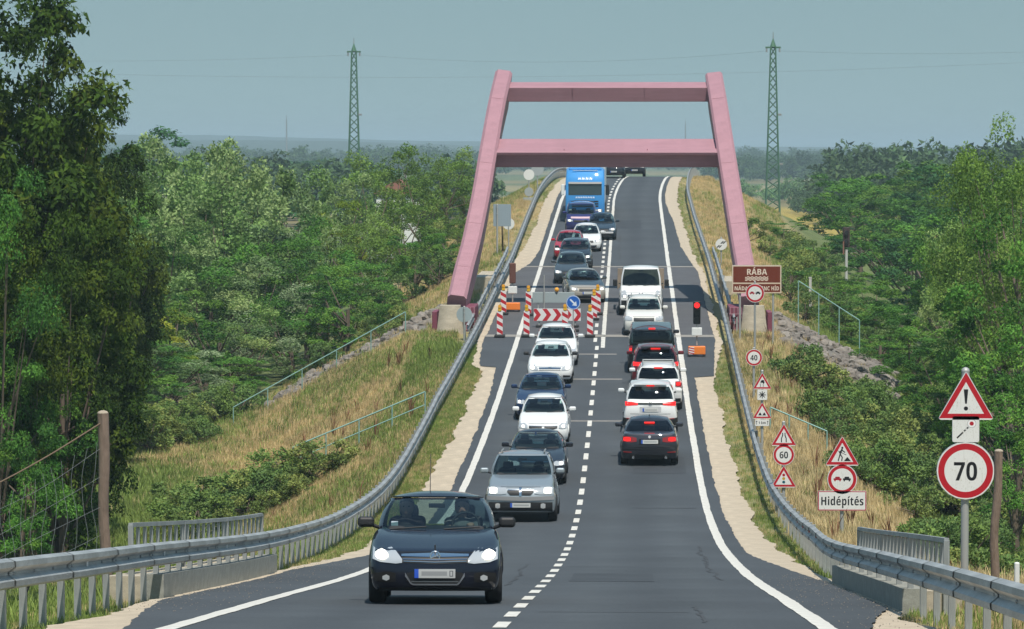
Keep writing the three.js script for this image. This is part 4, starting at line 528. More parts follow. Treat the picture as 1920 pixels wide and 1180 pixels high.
// the queue at the red light, seen from behind
const taillight = (a, b, c, e, m = mTailOn) => ['tail_light', m, [[a, c, e], [b, c + .02, e]], .014, 'r', true];
const brake = (S, w = .22) => (car) => part('high_brake_light', rbox(w, .05, .05, .01, 0, S.H - .12, S.zrt + .02 - .08), mTailOn, car);
const bmw = { ...sedan, L: 4.63, W: 1.81, H: 1.43, rearGlass: mGlassDark, glass: mGlassDark };
vehicle('sedan_car', 'dark grey saloon with red tail lights at the end of the queue', bmw, 2.1, 118.7, true, paint([.035, .038, .048], .45), [
  ['tail_light', mTail, [[.4, .76, .88], [.58, .74, .92], [.83, .76, .92]], .014, 'r', true], ['brake_light', mTailOn, [[.58, .78, .88], [.7, .77, .9], [.8, .79, .88]], .022, 'r', true], ['boot_edge', mGap, [[-.8, .935, .945], [.8, .935, .945]], .006, 'r'], ['plate_recess', mGap, [[-.32, .68, .84], [.32, .68, .84]], .005, 'r'], plateR(.76), ['diffuser', mBlackP, [[-.6, .24, .36], [.6, .24, .36]], .014, 'r'], ['bumper_crease', mBlackP, [[-.82, .52, .535], [.82, .52, .535]], .006, 'r'], ['reflector', mTail, [[.55, .42, .45], [.8, .43, .46]], .012, 'r', true]], { group: GQ, frontAt, extra(car, B, S) { part('high_brake_light', rbox(.32, .05, .04, .01, 0, 1.26, -1.36), mTailOn, car); part('badge', new THREE.CylinderGeometry(.042, .042, .014, 20).rotateX(Math.PI / 2), mReflW, car, [0, .91, B.rear(0, .91) - .01]); for (const s of [-1, 1]) part('exhaust_tip', new THREE.CylinderGeometry(.04, .04, .1, 14).rotateX(Math.PI / 2), mChrome, car, [s * .5, .28, B.zr + .02]); part('shark_fin', rbox(.03, .06, .14, .012, 0, 1.45, -1.0), navy, car); } });
const rav = { ...suv, L: 4.6, W: 1.86, H: 1.69, rearGlass: mGlassDark, zrt: -1.85, zrb: -2.12, rbY: 1.16, tailY: 1.1 };
vehicle('suv_car', 'white offroader with black lower bumper and number plate between saloon and white estate', rav, 2.18, 128.6, true, white, [
  ['tail_light', mTailOn, [[.42, .99, 1.04], [.62, .97, 1.08], [.84, .95, 1.08]], .014, 'r', true], ['light_strip', mGap, [[-.42, 1.0, 1.05], [.42, 1.0, 1.05]], .012, 'r'], ['lower_bumper', mBlackP, [[-.9, .3, .56], [-.5, .28, .48], [.5, .28, .48], [.9, .3, .56]], .016, 'r'], plateR(.82), ['plate_recess', mat([.5, .5, .5], .6), [[-.36, .74, .92], [.36, .74, .92]], .004, 'r'], ['reflector', mTail, [[.6, .5, .53], [.8, .52, .55]], .022, 'r', true]], { group: GQ, frontAt, extra(car, B, S) { part('high_brake_light', rbox(.26, .04, .05, .01, 0, 1.6, S.zrt - .06), mTailOn, car); part('roof_spoiler', rbox(1.1, .04, .28, .015, 0, 1.645, S.zrt - .02), white, car); part('badge', new THREE.TorusGeometry(.05, .01, 6, 20), mChrome, car, [0, 1.03, B.rear(0, 1.03) - .03]); } });
const wag = { ...suv, L: 4.3, W: 1.74, H: 1.62, rearGlass: mGlassDark, zrt: -1.75, zrb: -1.98 };
vehicle('suv_car', 'white estate car with roof bars between the red car and white offroader', wag, 2.5, 136, true, white, [['tail_light', mTail, [[.6, .86, 1.04], [.82, .84, 1.04]], .014, 'r', true], ['brake_light', mTailOn, [[.64, .9, 1.0], [.78, .9, 1.0]], .02, 'r', true], plateR(.8), ['lower_bumper', mBlackP, [[-.8, .26, .44], [.8, .26, .44]], .012, 'r']], { group: GQ, frontAt, extra(car, B, S) { roofRails(.54, 1.63, -.1, -1.6, mGalv)(car); for (const z of [-.5, -1.3]) part('roof_bar', rbox(1.12, .04, .08, .015, 0, 1.665, z), mGalv, car); brake(S, .3)(car); } });
const cx = { ...suv, L: 4.55, W: 1.85, H: 1.68, rearGlass: mGlassDark };
vehicle('suv_car', 'dark red offroader with wide red light strip between white estate and black van', cx, 2.45, 142.8, true, paint([.14, .012, .02], .3), [['tail_light', mTailOn, [[.28, 1.0, 1.06], [.56, .96, 1.08], [.84, .97, 1.1]], .016, 'r', true], plateR(.84), ['lower_bumper', mBlackP, [[-.86, .26, .48], [.86, .26, .48]], .014, 'r']], { group: GQ, frontAt, extra(car, B, S) { part('high_brake_light', rbox(.36, .06, .05, .01, 0, 1.58, S.zrt - .07), mTailOn, car); part('badge', new THREE.TorusGeometry(.06, .012, 6, 20), mChrome, car, [0, 1.05, B.rear(0, 1.05) - .03]); part('roof_spoiler', rbox(1.1, .04, .26, .015, 0, 1.635, S.zrt - .02), mBlackP, car); } });
const bv = { L: 4.9, W: 1.9, H: 1.82, clear: .22, hoodY: 1.0, zc: 1.75, cowlY: 1.22, zt: 1.0, zrt: -2.3, zrb: -2.4, rbY: 1.18, tailY: 1.12, R: .34, roofW: .8, belt: .93, tumble: .03, tw: .24, kr: .06 };
vehicle('passenger_van', 'black passenger van first in the queue at the red light', bv, 2.35, 149.8, true, paint([.012, .013, .016], .2), [['tail_light', mTail, [[.76, .82, 1.1], [.9, .8, 1.1]], .014, 'r', true], ['brake_light', mTailOn, [[.78, .86, 1.0], [.88, .86, 1.0]], .02, 'r', true], plateR(.8), ['lower_bumper', mBlackP, [[-.88, .26, .5], [.88, .26, .5]], .014, 'r']], { group: GQ, frontAt, category: 'van', extra: (car, B, S) => part('high_brake_light', rbox(.26, .06, .05, .01, 0, S.H - .06, S.zrt - .06), mTailOn, car) });

// the line of cars on the bridge behind the barrier
const lampsF = (y) => [['headlight', mLens, [[.48, y, y + .1], [.8, y, y + .14]], .014, 'f', true], ['headlamp_bulb', mLampOn, [[.6, y + .01, y + .1], [.74, y + .01, y + .11]], .024, 'f', true], ['grille', mBlackP, [[-.42, y - .04, y + .08], [.42, y - .04, y + .08]], .012], ['lower_grille', mBlackP, [[-.6, .24, .38], [.6, .24, .38]], .012], plateF(.5)];
vehicle('suv_car', 'silver beige car steering out round the barrier with bright headlamp', { ...sedan, L: 4.5, W: 1.82, H: 1.5, hoodY: .76, cowlY: 1.0 }, -.72, 177.5, false, paint([.42, .38, .32], .35), lampsF(.62), { group: GF, frontAt, yaw: .1 });
vehicle('hatchback_car', 'dark grey car close behind the silver beige car on the bridge', { ...hatch, H: 1.5 }, -1.5, 189, false, paint([.055, .07, .08], .3), lampsF(.56), { group: GF, frontAt });
vehicle('hatchback_car', 'black car between the dark grey and red cars on the bridge', { ...suv, H: 1.6, L: 4.3 }, -1.42, 197.5, false, paint([.014, .02, .03], .2), lampsF(.72), { group: GF, frontAt });
vehicle('hatchback_car', 'bright red car on the bridge behind the black car', { ...hatch, H: 1.52 }, -1.85, 205.5, false, paint([.42, .012, .03], .1), lampsF(.56), { group: GF, frontAt });
vehicle('hatchback_car', 'white car peeking out beside the red car on the bridge', { ...hatch, H: 1.5 }, -1.0, 212, false, white, lampsF(.56), { group: GF, frontAt });
vehicle('suv_car', 'dark car with pale bumper pulled toward the centre line before the truck', { ...sedan, H: 1.5 }, -.2, 221.5, false, paint([.02, .035, .05], .2), [...lampsF(.6), ['pale_bumper', mat([.5, .5, .5], .5), [[-.7, .42, .52], [.7, .42, .52]], .03]], { group: GF, frontAt });
vehicle('passenger_van', 'dark blue van with pink and white front just before the truck', { ...bv, L: 4.6, H: 1.9 }, -1.5, 226.5, false, paint([.03, .035, .14], .2), [...lampsF(.8), ['pale_front', mat([.6, .42, .45], .5), [[-.6, .98, 1.08], [.6, .98, 1.08]], .016]], { group: GF, frontAt, category: 'van' });
vehicle('suv_car', 'black car just beyond the crest of the road', suv, .75, 303, false, paint([.012, .012, .018], .1), lampsF(.72), { group: GF, frontAt });
vehicle('suv_car', 'black car beside the truck with one headlamp showing', { ...suv, H: 1.8 }, -.5, 292, false, paint([.012, .014, .02], .1), lampsF(.95), { group: GF, frontAt });
vehicle('hatchback_car', 'red car beyond the crest behind the truck beside the guard rail', hatch, -3.1, 300, false, paint([.5, .02, .02], .1), lampsF(.56), { group: GF, frontAt });

// the blue truck
{
  const T = thing('articulated_truck', 'sky blue articulated truck with white lettering leading down from the crest', 'truck'), blue = paint([.05, .27, .62], .05), W = 2.5;
  const sh = new THREE.Shape([[1.1, .55], [1.16, .75], [1.16, 1.3], [1.12, 1.75], [.98, 2.75], [.8, 3.1], [.55, 3.45], [-.2, 3.62], [-1.1, 3.62], [-1.1, .75], [-.55, .75], [-.5, 1.1], [.45, 1.1], [.5, .55]].map((p) => new THREE.Vector2(...p)));
  const g = new THREE.ExtrudeGeometry(sh, { depth: W - .2, steps: 10, bevelEnabled: true, bevelSize: .1, bevelThickness: .1, bevelOffset: -.1, bevelSegments: 4 }), p = g.attributes.position; for (let i = 0; i < p.count; i++) { const x = p.getZ(i) - W / 2 + .1, y = p.getY(i), z = p.getX(i); p.setXYZ(i, -x * (y > 2.7 ? 1 - .06 * (y - 2.7) : 1), y, z - (z > .2 ? .1 * Math.abs(x / 1.25) ** 2.5 : 0)); }
  part('cab', toCreasedNormals(g, .6), blue, T);
  const front = (y) => piece([[.55, 1.1], [.75, 1.16], [1.3, 1.16], [1.75, 1.12], [2.75, .98], [3.1, .8], [3.45, .55]], y), sf = (x, y) => front(y) - .1 * Math.abs(x / 1.25) ** 2.5;
  const P = (n, m, cols, off = .02) => part(n, patch(sf, cols, off, false), m, T);
  P('windscreen', phys([.03, .045, .045], { roughness: .06, clearcoat: 1 }), [[-1.06, 1.86, 2.62], [1.06, 1.86, 2.62]], .012); P('sun_visor', mat([.5, .47, .44], .4), [[-1.05, 2.62, 2.74], [1.05, 2.62, 2.74]], .1);
  const scrib = (w, h, n) => canvasTex(w, h, (q) => { q.fillStyle = '#2f8fd8'; q.fillRect(0, 0, w, h); q.strokeStyle = '#eef4f8'; q.lineWidth = h * .16; q.lineCap = 'round'; for (let k = 0; k < n; k++) { const x = w * (k + .5) / n, a = hash(k, w) - .5; q.beginPath(); q.moveTo(x - w / n * .28, h * .8); q.lineTo(x - w / n * .1, h * (.3 + a * .2)); q.lineTo(x + w / n * .18, h * .75); q.lineTo(x + w / n * .3, h * (.35 - a * .2)); q.stroke(); } });
  P('name_lettering', mat([.9, .9, .9], .4, 0, { map: scrib(256, 72, 4) }), [[-.48, 2.86, 3.08], [.48, 2.86, 3.08]], .014); P('front_lettering', mat([.9, .9, .9], .4, 0, { map: scrib(320, 56, 8) }), [[-.62, 1.62, 1.8], [.62, 1.62, 1.8]], .014);
  for (let k = 0; k < 3; k++) P('grille_slat', mBlackP, [[-.85, 1.06 + k * .16, 1.16 + k * .16], [.85, 1.06 + k * .16, 1.16 + k * .16]], .014); P('bumper', mat([.04, .18, .42], .5), [[-1.12, .6, .94], [1.12, .6, .94]], .03);
  for (const s of [-1, 1]) { P('headlight', mLens, s < 0 ? [[-1.08, .72, .92], [-.72, .7, .9]] : [[.72, .7, .9], [1.08, .72, .92]], .045); P('headlamp_bulb', mLampOn, s < 0 ? [[-1.0, .74, .88], [-.84, .74, .88]] : [[.84, .74, .88], [1.0, .74, .88]], .055); const m = part('mirror', rbox(.22, .72, .16, .05, s * 1.42, 2.2, .85), s < 0 ? white : mBlackP, T); part('mirror_arm', rod([s * 1.2, 2.5, .8], [s * 1.4, 2.45, .85], .03), mBlackP, m); part('air_deflector', rbox(.06, 2.4, .7, .02, s * 1.2, 2.3, -1.35), blue, T); }
  part('roof_spoiler', rbox(2.1, .26, 1.2, .1, 0, 3.55, -.3), blue, T); part('light_bar', rod([-.8, 3.5, .6], [.8, 3.5, .6], .025), mChrome, T);
  part('chassis', rbox(.9, .3, 5, .04, 0, .9, -3), mBlackP, T); part('trailer', rbox(2.52, 2.5, 12.6, .05, 0, 2.35, -8.4), mat([.55, .6, .62], .6), T); part('trailer_frame', rbox(1.2, .25, 12, .04, 0, .98, -8.4), mBlackP, T);
  for (const s of [-1, 1]) for (const z of [-.05, -3.6, -10.5, -11.8, -13.1]) addWheel(T, s * 1.06, z, .5, .32);
  T.scale.y = .94; const d = 239; T.position.set(-1.37, roadY(d) + .004, -d); T.rotation.x = Math.atan((roadY(d + 3.5) - roadY(d)) / 3.5);
}

// ---------------------------------------------------------------- the two people in the navy hatchback
function figure(joints, bones, n, half, cx, cy, cz) {
  const mc = new MarchingCubes(n, new THREE.MeshBasicMaterial(), false, false, 60000); mc.isolation = 0;
  const sd = (px, py, pz) => { let m = 9; for (const [a, b] of bones) { const A = joints[a], B = joints[b], dx = B[0] - A[0], dy = B[1] - A[1], dz = B[2] - A[2], l = dx * dx + dy * dy + dz * dz || 1e-9, t = clamp(((px - A[0]) * dx + (py - A[1]) * dy + (pz - A[2]) * dz) / l), q = Math.hypot(px - A[0] - dx * t, py - A[1] - dy * t, pz - A[2] - dz * t) - lerp(A[3], B[3], t), k = .025, h = clamp(.5 + .5 * (m - q) / k); m = lerp(m, q, h) - k * h * (1 - h); } return m; };
  for (let z = 0; z < n; z++) for (let y = 0; y < n; y++) for (let x = 0; x < n; x++) mc.field[z * n * n + y * n + x] = -sd(cx + ((x - n / 2) / (n / 2)) * half, cy + ((y - n / 2) / (n / 2)) * half, cz + ((z - n / 2) / (n / 2)) * half);
  mc.update(); const c = mc.count ?? mc.geometry.drawRange.count, pos = new Float32Array(c * 3), nor = new Float32Array(c * 3);
  for (let i = 0; i < c * 3; i++) { pos[i] = mc.positionArray[i] * half + [cx, cy, cz][i % 3]; nor[i] = mc.normalArray[i]; }
  const g = new THREE.BufferGeometry(); g.setAttribute('position', new THREE.BufferAttribute(pos, 3)); g.setAttribute('normal', new THREE.BufferAttribute(nor, 3)); return g;
}
for (const [side, label, shirt, hair, arms] of [[1, 'person in a pale top driving the navy hatchback, hand on the wheel', [.16, .17, .17], [.05, .035, .025], true], [-1, 'person in dark clothes sitting in the passenger seat of the navy hatchback', [.03, .025, .03], [.03, .02, .018], false]]) {
  const J = { hip: [0, .02, -.1, .15], chest: [0, .34, -.14, .155], neck: [0, .5, -.12, .055], head: [0, .62, -.09, .085], crown: [0, .675, -.1, .088], chin: [0, .57, -.055, .05], nose: [0, .62, -.002, .014], sl: [.17, .43, -.13, .062], sr: [-.17, .43, -.13, .062], el: [.24, .2, .02, .045], er: [-.23, .2, .03, .045], hl: arms ? [.14, .36, .27, .04] : [.1, .06, .12, .04], hr: arms ? [-.12, .33, .27, .04] : [-.08, .06, .12, .04], kl: [.13, .02, .32, .08], kr: [-.13, .02, .32, .08] };
  for (const [h, s] of [['hl', 1], ['hr', -1]]) for (let f = 0; f < 5; f++) { const b = J[h]; J[h + f] = [b[0] + s * (f === 4 ? -.045 : .024 - .016 * f), b[1] + (f === 4 ? .03 : .045), b[2] + .03, .011]; J[h + f + 'e'] = [b[0] + s * (f === 4 ? -.05 : .02 - .016 * f), b[1] + (f === 4 ? .05 : .02), b[2] + .065 + (f === 1 ? .01 : 0), .009]; }
  const bones = [['hip', 'chest'], ['chest', 'neck'], ['neck', 'head'], ['head', 'crown'], ['head', 'chin'], ['nose', 'head'], ['chest', 'sl'], ['chest', 'sr'], ['sl', 'el'], ['el', 'hl'], ['sr', 'er'], ['er', 'hr'], ['hip', 'kl'], ['hip', 'kr']]; for (const h of ['hl', 'hr']) for (let f = 0; f < 5; f++) bones.push([h, h + f], [h + f, h + f + 'e']);
  const g = figure(J, bones, 64, .52, 0, .34, .05), p = g.attributes.position, col = []; for (let i = 0; i < p.count; i++) { const y = p.getY(i), z = p.getZ(i), x = p.getX(i); const skin = y > .5 || (Math.hypot(x - J.hl[0], y - J.hl[1], z - J.hl[2]) < .11) || (Math.hypot(x - J.hr[0], y - J.hr[1], z - J.hr[2]) < .11); col.push(...(skin ? [.42, .25, .18] : shirt)); }
  g.setAttribute('color', new THREE.Float32BufferAttribute(col, 3));
  const d = 47.2 + 2.12 - .3 + .62, y = roadY(d) + .62, o = thing('person', label, 'person', [-1.12 + side * .37, y, -d + .1]); part('body', g, mat([1, 1, 1], .8, 0, { vertexColors: true }), o);
  part('hair', new THREE.SphereGeometry(.1, 20, 14, 0, 7, 0, 1.75).scale(1, 1.0, 1.08).rotateX(-.5), mat(hair, .9), o, [0, .672, -.112]); for (const s of [-1, 1]) part('eye', new THREE.SphereGeometry(.012, 8, 6), mGap, o, [s * .033, .638, -.012]); part('mouth', rbox(.045, .01, .012, .004), mat([.3, .1, .09], .6), o, [0, .575, -.008]);
  o.rotation.x = Math.atan(slopeAt(d));
}
// ---------------------------------------------------------------- trees and shrubs: tapered trunk, limbs, leaf faces in clumps
function crown({ h, r, base, clumps, leaves, size, cols, streak = 0, seed0 = 1, flatTop = 1 }) {
  seed = seed0 * 7919; const pos = [], col = [], C = [];
  const nb = Math.max(5, Math.round(clumps / 4.6)), ey = (h - base) / 2, sy = ey / r, B = [];
  for (let i = 0; i < nb; i++) {                                    // boughs: rounded masses with gaps between them
    const a = i * 2.4 + rr(-.5, .5), v = lerp(-.92, .82, (i + .5) / nb) + rr(-.12, .12), w = Math.sqrt(Math.max(0, 1 - v * v)), q = rr(.48, .78);
    B.push([Math.cos(a) * w * r * q, base + ey + v * ey * .78, Math.sin(a) * w * r * q, r * rr(.3, .46), Math.floor(rnd() * cols.length), rr(.82, 1.2)]);
  }
  for (let i = 0; i < clumps; i++) {
    const b = B[i % nb]; let dx = b[0] / r * .9 + rr(-1, 1), dy = rr(-.35, 1.15), dz = b[2] / r * .9 + rr(-1, 1); const l = Math.hypot(dx, dy, dz) || 1, q = b[3] * rr(.55, .95) / l;
    C.push([b[0] + dx * q, b[1] + dy * q * Math.min(1.5, Math.max(.8, sy)), b[2] + dz * q, b[3] * rr(.32, .56), b[5] * rr(.85, 1.16), rnd() < .75 ? b[4] : Math.floor(rnd() * cols.length)]);
  }
  for (let i = 0; i < leaves; i++) {                                // leaves sit on the outside of their clump and lie more or less along it
    const c = C[Math.floor(rnd() * clumps)], a = rr(0, 6.283), v = rr(-.35, 1), w = Math.sqrt(1 - v * v), ragged = .7 + .5 * vnoise(Math.cos(a) * 2.2 + c[0] * 3, v * 2.2 + c[2] * 3), q = c[3] * rr(.72, 1.06) * ragged, nx = Math.cos(a) * w, nz = Math.sin(a) * w;
    const x = c[0] + nx * q, y = c[1] + v * q * (.92 + streak * .5), z = c[2] + nz * q, s = size * rr(.55, 1.3);
    let ax = nx * .9 + rr(-.6, .6), ay = v * .9 + .25 + rr(-.6, .6), az = nz * .9 + rr(-.6, .6), dx = nx * .3 + rr(-1, 1), dy = rr(-1, .5) + streak * 1.1, dz = nz * .3 + rr(-1, 1);
    let l = Math.hypot(dx, dy, dz) || 1; dx /= l; dy /= l; dz /= l; let sx = ay * dz - az * dy, sy = az * dx - ax * dz, sz = ax * dy - ay * dx; l = Math.hypot(sx, sy, sz) || 1; const k = .5 * s / l; sx *= k; sy *= k; sz *= k;
    const m = .45, T = [x + dx * s, y + dy * s - .1 * s, z + dz * s], L = [x + dx * s * m + sx, y + dy * s * m + sy, z + dz * s * m + sz];
    pos.push(x, y, z, ...L, ...T);
    const f = c[4] * rr(.8, 1.2), b = cols[rnd() < .85 ? c[5] : Math.floor(rnd() * cols.length)]; for (let j = 0; j < 3; j++) col.push(b[0] * f, b[1] * f, b[2] * f);
  }
  const g = new THREE.BufferGeometry(); g.setAttribute('position', new THREE.Float32BufferAttribute(pos, 3)); g.setAttribute('color', new THREE.Float32BufferAttribute(col, 3)); g.computeVertexNormals();
  const br = [rod([0, -.5, 0], [r * .04, base + (h - base) * .45, 0], h * .016 + .05, h * .008 + .02, 8)]; for (let i = 0; i < Math.min(14, clumps); i++) { const c = C[i * 3 % clumps], y0 = Math.min(c[1] - .1, lerp(base * .7, base + (h - base) * .35, rnd())); br.push(rod([r * .02, Math.max(.1, y0), 0], [c[0], c[1], c[2]], h * .006 + .015, .012, 5)); }
  return { g, trunk: merge(br) };
}
const mLeaf = phys([1, 1, 1], { roughness: .9, vertexColors: true, transmission: .22, thickness: 0, side: THREE.DoubleSide, specularIntensity: .15 }), mBark = mat([.16, .13, .1], .95, 0, { map: barkTex });
const KIND = {
  ash: { cols: [[.042, .082, .012], [.056, .102, .013], [.034, .067, .011], [.090, .131, .016]], size: .150, leaves: 34000, clumps: 150, name: 'ash_tree', look: 'dark green feathery tree' },
  lime: { cols: [[.198, .287, .031], [.267, .323, .034], [.138, .230, .031], [.326, .346, .040]], size: .158, leaves: 15000, clumps: 56, name: 'lime_tree', look: 'yellowish green leafy tree' },
  silver: { cols: [[.184, .291, .086], [.228, .341, .114], [.135, .235, .061], [.294, .391, .152]], size: .167, leaves: 15000, clumps: 61, streak: 1, name: 'silver_willow', look: 'silvery green willow' },
  grey: { cols: [[.184, .266, .108], [.130, .215, .075], [.271, .347, .184], [.142, .235, .082]], size: .158, leaves: 14000, clumps: 56, streak: .6, name: 'white_poplar', look: 'grey white leaved poplar' },
  green: { cols: [[.074, .190, .031], [.099, .230, .036], [.059, .156, .031], [.138, .260, .040]], size: .158, leaves: 14000, clumps: 56, name: 'broadleaf_tree', look: 'mid green bushy tree' },
  dark: { cols: [[.049, .138, .044], [.065, .171, .049], [.044, .114, .037]], size: .211, leaves: 9000, clumps: 50, name: 'broadleaf_tree', look: 'dark blue green tree' },
  pale: { cols: [[.228, .341, .098], [.305, .391, .124], [.174, .277, .075], [.358, .443, .173]], size: .150, leaves: 14000, clumps: 56, streak: .5, name: 'pale_willow', look: 'pale green willow bush' },
  olive: { cols: [[.129, .224, .040], [.163, .265, .049], [.099, .185, .034], [.207, .305, .065]], size: .158, leaves: 14000, clumps: 61, streak: .8, name: 'poplar_tree', look: 'olive green poplar' },
};
const protos = {}, variants = 3;
const TREES = [[-18.3, 117, 19.8, 3.4, 'ash'], [-17.3, 119, 16.8, 2.8, 'ash'], [16.1, 138, 15.7, 3.4, 'olive'], [16.3, 147, 14.4, 3.0, 'olive'], [-23.9, 187, 3.2, 2.5, 'green'], [-22.6, 191, 2.7, 2.7, 'grey'], [-21.0, 192, 2.5, 2.4, 'green'], [-19.9, 194, 2.8, 2.1, 'pale'], [-24.0, 196, 4.1, 2.6, 'green'], [-16.7, 112, 11.7, 2.3, 'ash'], [-15.6, 111, 9.6, 2.0, 'ash'], [-17.1, 108, 9.8, 2.0, 'ash'], [-15.2, 104, 8.7, 1.6, 'green'], [-18.7, 115, 20.8, 4.6, 'ash'], [-19.5, 146, 16.1, 2.7, 'ash'], [-16.3, 104, 14.1, 2.0, 'green'], [-14.7, 106, 13.3, 2.2, 'ash'], [-80.3, 900, 12.6, 13, 'dark'], [-76.2, 920, 13.3, 13, 'dark'], [-71.9, 940, 12.5, 13, 'dark'], [-82.3, 880, 11.5, 12, 'dark'], [-64.2, 900, 12.1, 12, 'dark'], [-47.4, 380, 16.9, 6, 'dark'], [-42.4, 330, 15.1, 5, 'dark'], [-29.9, 330, 11.9, 5, 'dark'], [-26.3, 230, 15.4, 3.8, 'silver'], [-23.1, 226, 14.9, 4, 'silver'], [-20.0, 216, 14.5, 3.6, 'silver'], [-22.9, 212, 15.0, 3.6, 'silver'], [-26.3, 218, 14.4, 3.4, 'silver'], [-19.8, 232, 13.5, 3.2, 'silver'], [-26.5, 209, 13.6, 3.3, 'silver'], [-23.7, 207, 12.5, 3.8, 'silver'], [-20.7, 207, 12.7, 3.8, 'silver'], [-18.3, 210, 12.3, 3.3, 'grey'], [-16.3, 205, 10.6, 2.8, 'green'], [-26.0, 195, 12.7, 3.3, 'green'], [-22.9, 194, 10.8, 3.6, 'silver'], [-20.4, 194, 10.0, 3.3, 'green'], [-18.3, 195, 9.4, 3.3, 'grey'], [-16.4, 197, 8.8, 3.0, 'green'], [-15.0, 202, 8.7, 3.0, 'green'], [-13.1, 192, 8.7, 2.6, 'green'], [-12.8, 204, 8.3, 2.2, 'green'], [-21.9, 156, 11.4, 2.9, 'ash'], [-23.4, 181, 8.7, 2.9, 'lime'], [-20.9, 182, 8.0, 3.1, 'green'], [-18.9, 184, 7.6, 2.8, 'pale'], [-17.5, 187, 5.9, 2.5, 'grey'], [-22.0, 179, 7.0, 2.8, 'lime'], [-15.9, 191, 6.5, 2.4, 'green'], [-15.1, 196, 5.7, 2.1, 'green'], [-17.6, 119, 10.0, 2.4, 'green'], [-20.3, 148, 8.2, 2.9, 'green'], [-21.9, 172, 5.8, 3.1, 'green'], [-19.9, 174, 5.1, 3.0, 'grey'], [-18.8, 178, 4.5, 2.5, 'green'], [-16.7, 110, 8.2, 1.6, 'pale'], [-15.5, 109, 7.7, 1.8, 'green'], [-18.0, 182, 4.2, 2.1, 'green'], [-20.6, 166, 4.2, 2.2, 'green'], [-14.6, 98, 7.2, 1.4, 'green'], [-19.7, 140, 4.5, 2.2, 'lime'], [-19.0, 142, 5.2, 2.2, 'ash'], [-17.6, 250, 12.8, 2.8, 'silver'], [-16.1, 256, 13.9, 2.8, 'olive'], [-14.8, 262, 14.9, 2.6, 'olive'], [-12.8, 257, 13.5, 2.6, 'olive'], [-11.6, 268, 14.3, 2.4, 'olive'], [-11.2, 284, 13.4, 2.4, 'olive'], [-17.7, 238, 11.1, 2.4, 'lime'], [-16.1, 236, 10.3, 2.4, 'olive'], [-12.5, 232, 11.0, 2.6, 'olive'], [-10.7, 238, 10.3, 2.0, 'olive'], [-13.4, 216, 9.7, 2.2, 'olive'], [-10.7, 212, 9.6, 1.9, 'green'], [-9.5, 228, 9.4, 1.6, 'green'], [16.0, 140, 15.3, 3.2, 'olive'], [16.8, 152, 13.7, 3.0, 'olive'], [16.9, 166, 11.6, 2.6, 'pale'], [14.8, 130, 11.9, 2.6, 'green'], [16.7, 176, 10.4, 2.6, 'green'], [15.0, 141, 9.3, 2.3, 'green'], [14.1, 121, 9.2, 2.2, 'green'], [21.2, 330, 12.7, 5, 'green'], [23.9, 342, 13.0, 5, 'green'], [26.7, 352, 13.2, 5, 'green'], [27.9, 342, 13.5, 5, 'olive'], [29.0, 332, 13.3, 5, 'dark'], [30.1, 322, 13.0, 5, 'green'], [30.1, 302, 13.9, 5, 'dark'], [20.2, 318, 12.0, 4, 'green'], [29.4, 280, 13.4, 5, 'dark'], [19.0, 262, 10.4, 4, 'green'], [20.2, 252, 10.1, 3.8, 'green'], [20.9, 242, 10.5, 3.6, 'dark'], [18.3, 272, 8.6, 3, 'green'], [21.7, 232, 11.4, 3.6, 'green'], [17.8, 300, 7.4, 2.4, 'dark'], [22.5, 220, 12.1, 3.4, 'green'], [15.5, 192, 8.1, 2.8, 'green'], [16.3, 182, 7.9, 2.6, 'green'], [14.8, 202, 7.2, 2.6, 'green'], [12.9, 192, 6.6, 2.4, 'green'], [16.3, 162, 6.9, 2.5, 'pale'], [13.6, 162, 6.7, 2.2, 'green'], [14.3, 152, 6.7, 2.2, 'green'], [14.2, 131, 7.2, 2.1, 'green'], [13.1, 214, 7.7, 2.6, 'green'], [12.4, 236, 8.3, 2.2, 'green'], [13.1, 112, 7.4, 1.8, 'green'], [13.9, 140, 6.5, 2.0, 'green'], [13.3, 176, 6.3, 2.0, 'green'], [14.3, 250, 8.5, 2.2, 'dark'], [12.3, 262, 7.6, 1.6, 'green']];
TREES.forEach(([x, d, top, r, kind], i) => {
  const K = KIND[kind], v = i % variants, far = d > 205; const gy0 = groundY(x, d), big = !far && top - gy0 > 11, key = kind + v + far + big; const gy = groundY(x, d), h = Math.max(1.5, top - gy);
  protos[key] ??= crown({ h: 10, r: 3, base: far ? .6 : .25, clumps: K.clumps, leaves: far ? K.leaves * .7 : big ? K.leaves * (kind === 'ash' ? 1.25 : 1.5) : K.leaves, size: K.size * (far ? 1.2 : big ? (kind === 'ash' ? 1.0 : .66) : .95), cols: K.cols, streak: K.streak ?? 0, seed0: 11 + i * 3 });
  const P = protos[key], where = x < 0 ? (d > 200 ? 'in the wood beyond the handrails' : d > 130 ? 'in the thicket below the long handrail' : 'behind the wire fence') : (d > 200 ? 'in the wood beyond the railway signal' : 'behind the road signs');
  const t = thing(K.name, K.look + ' ' + where, 'tree', [x, gy - .05, -d], K.look + ' ' + where);
  part('crown', P.g, mLeaf, t); part('trunk', P.trunk, mBark, t); t.scale.set(r / 3, h / 10, r / 3); t.rotation.y = hash(i, 5) * 6.28;
});
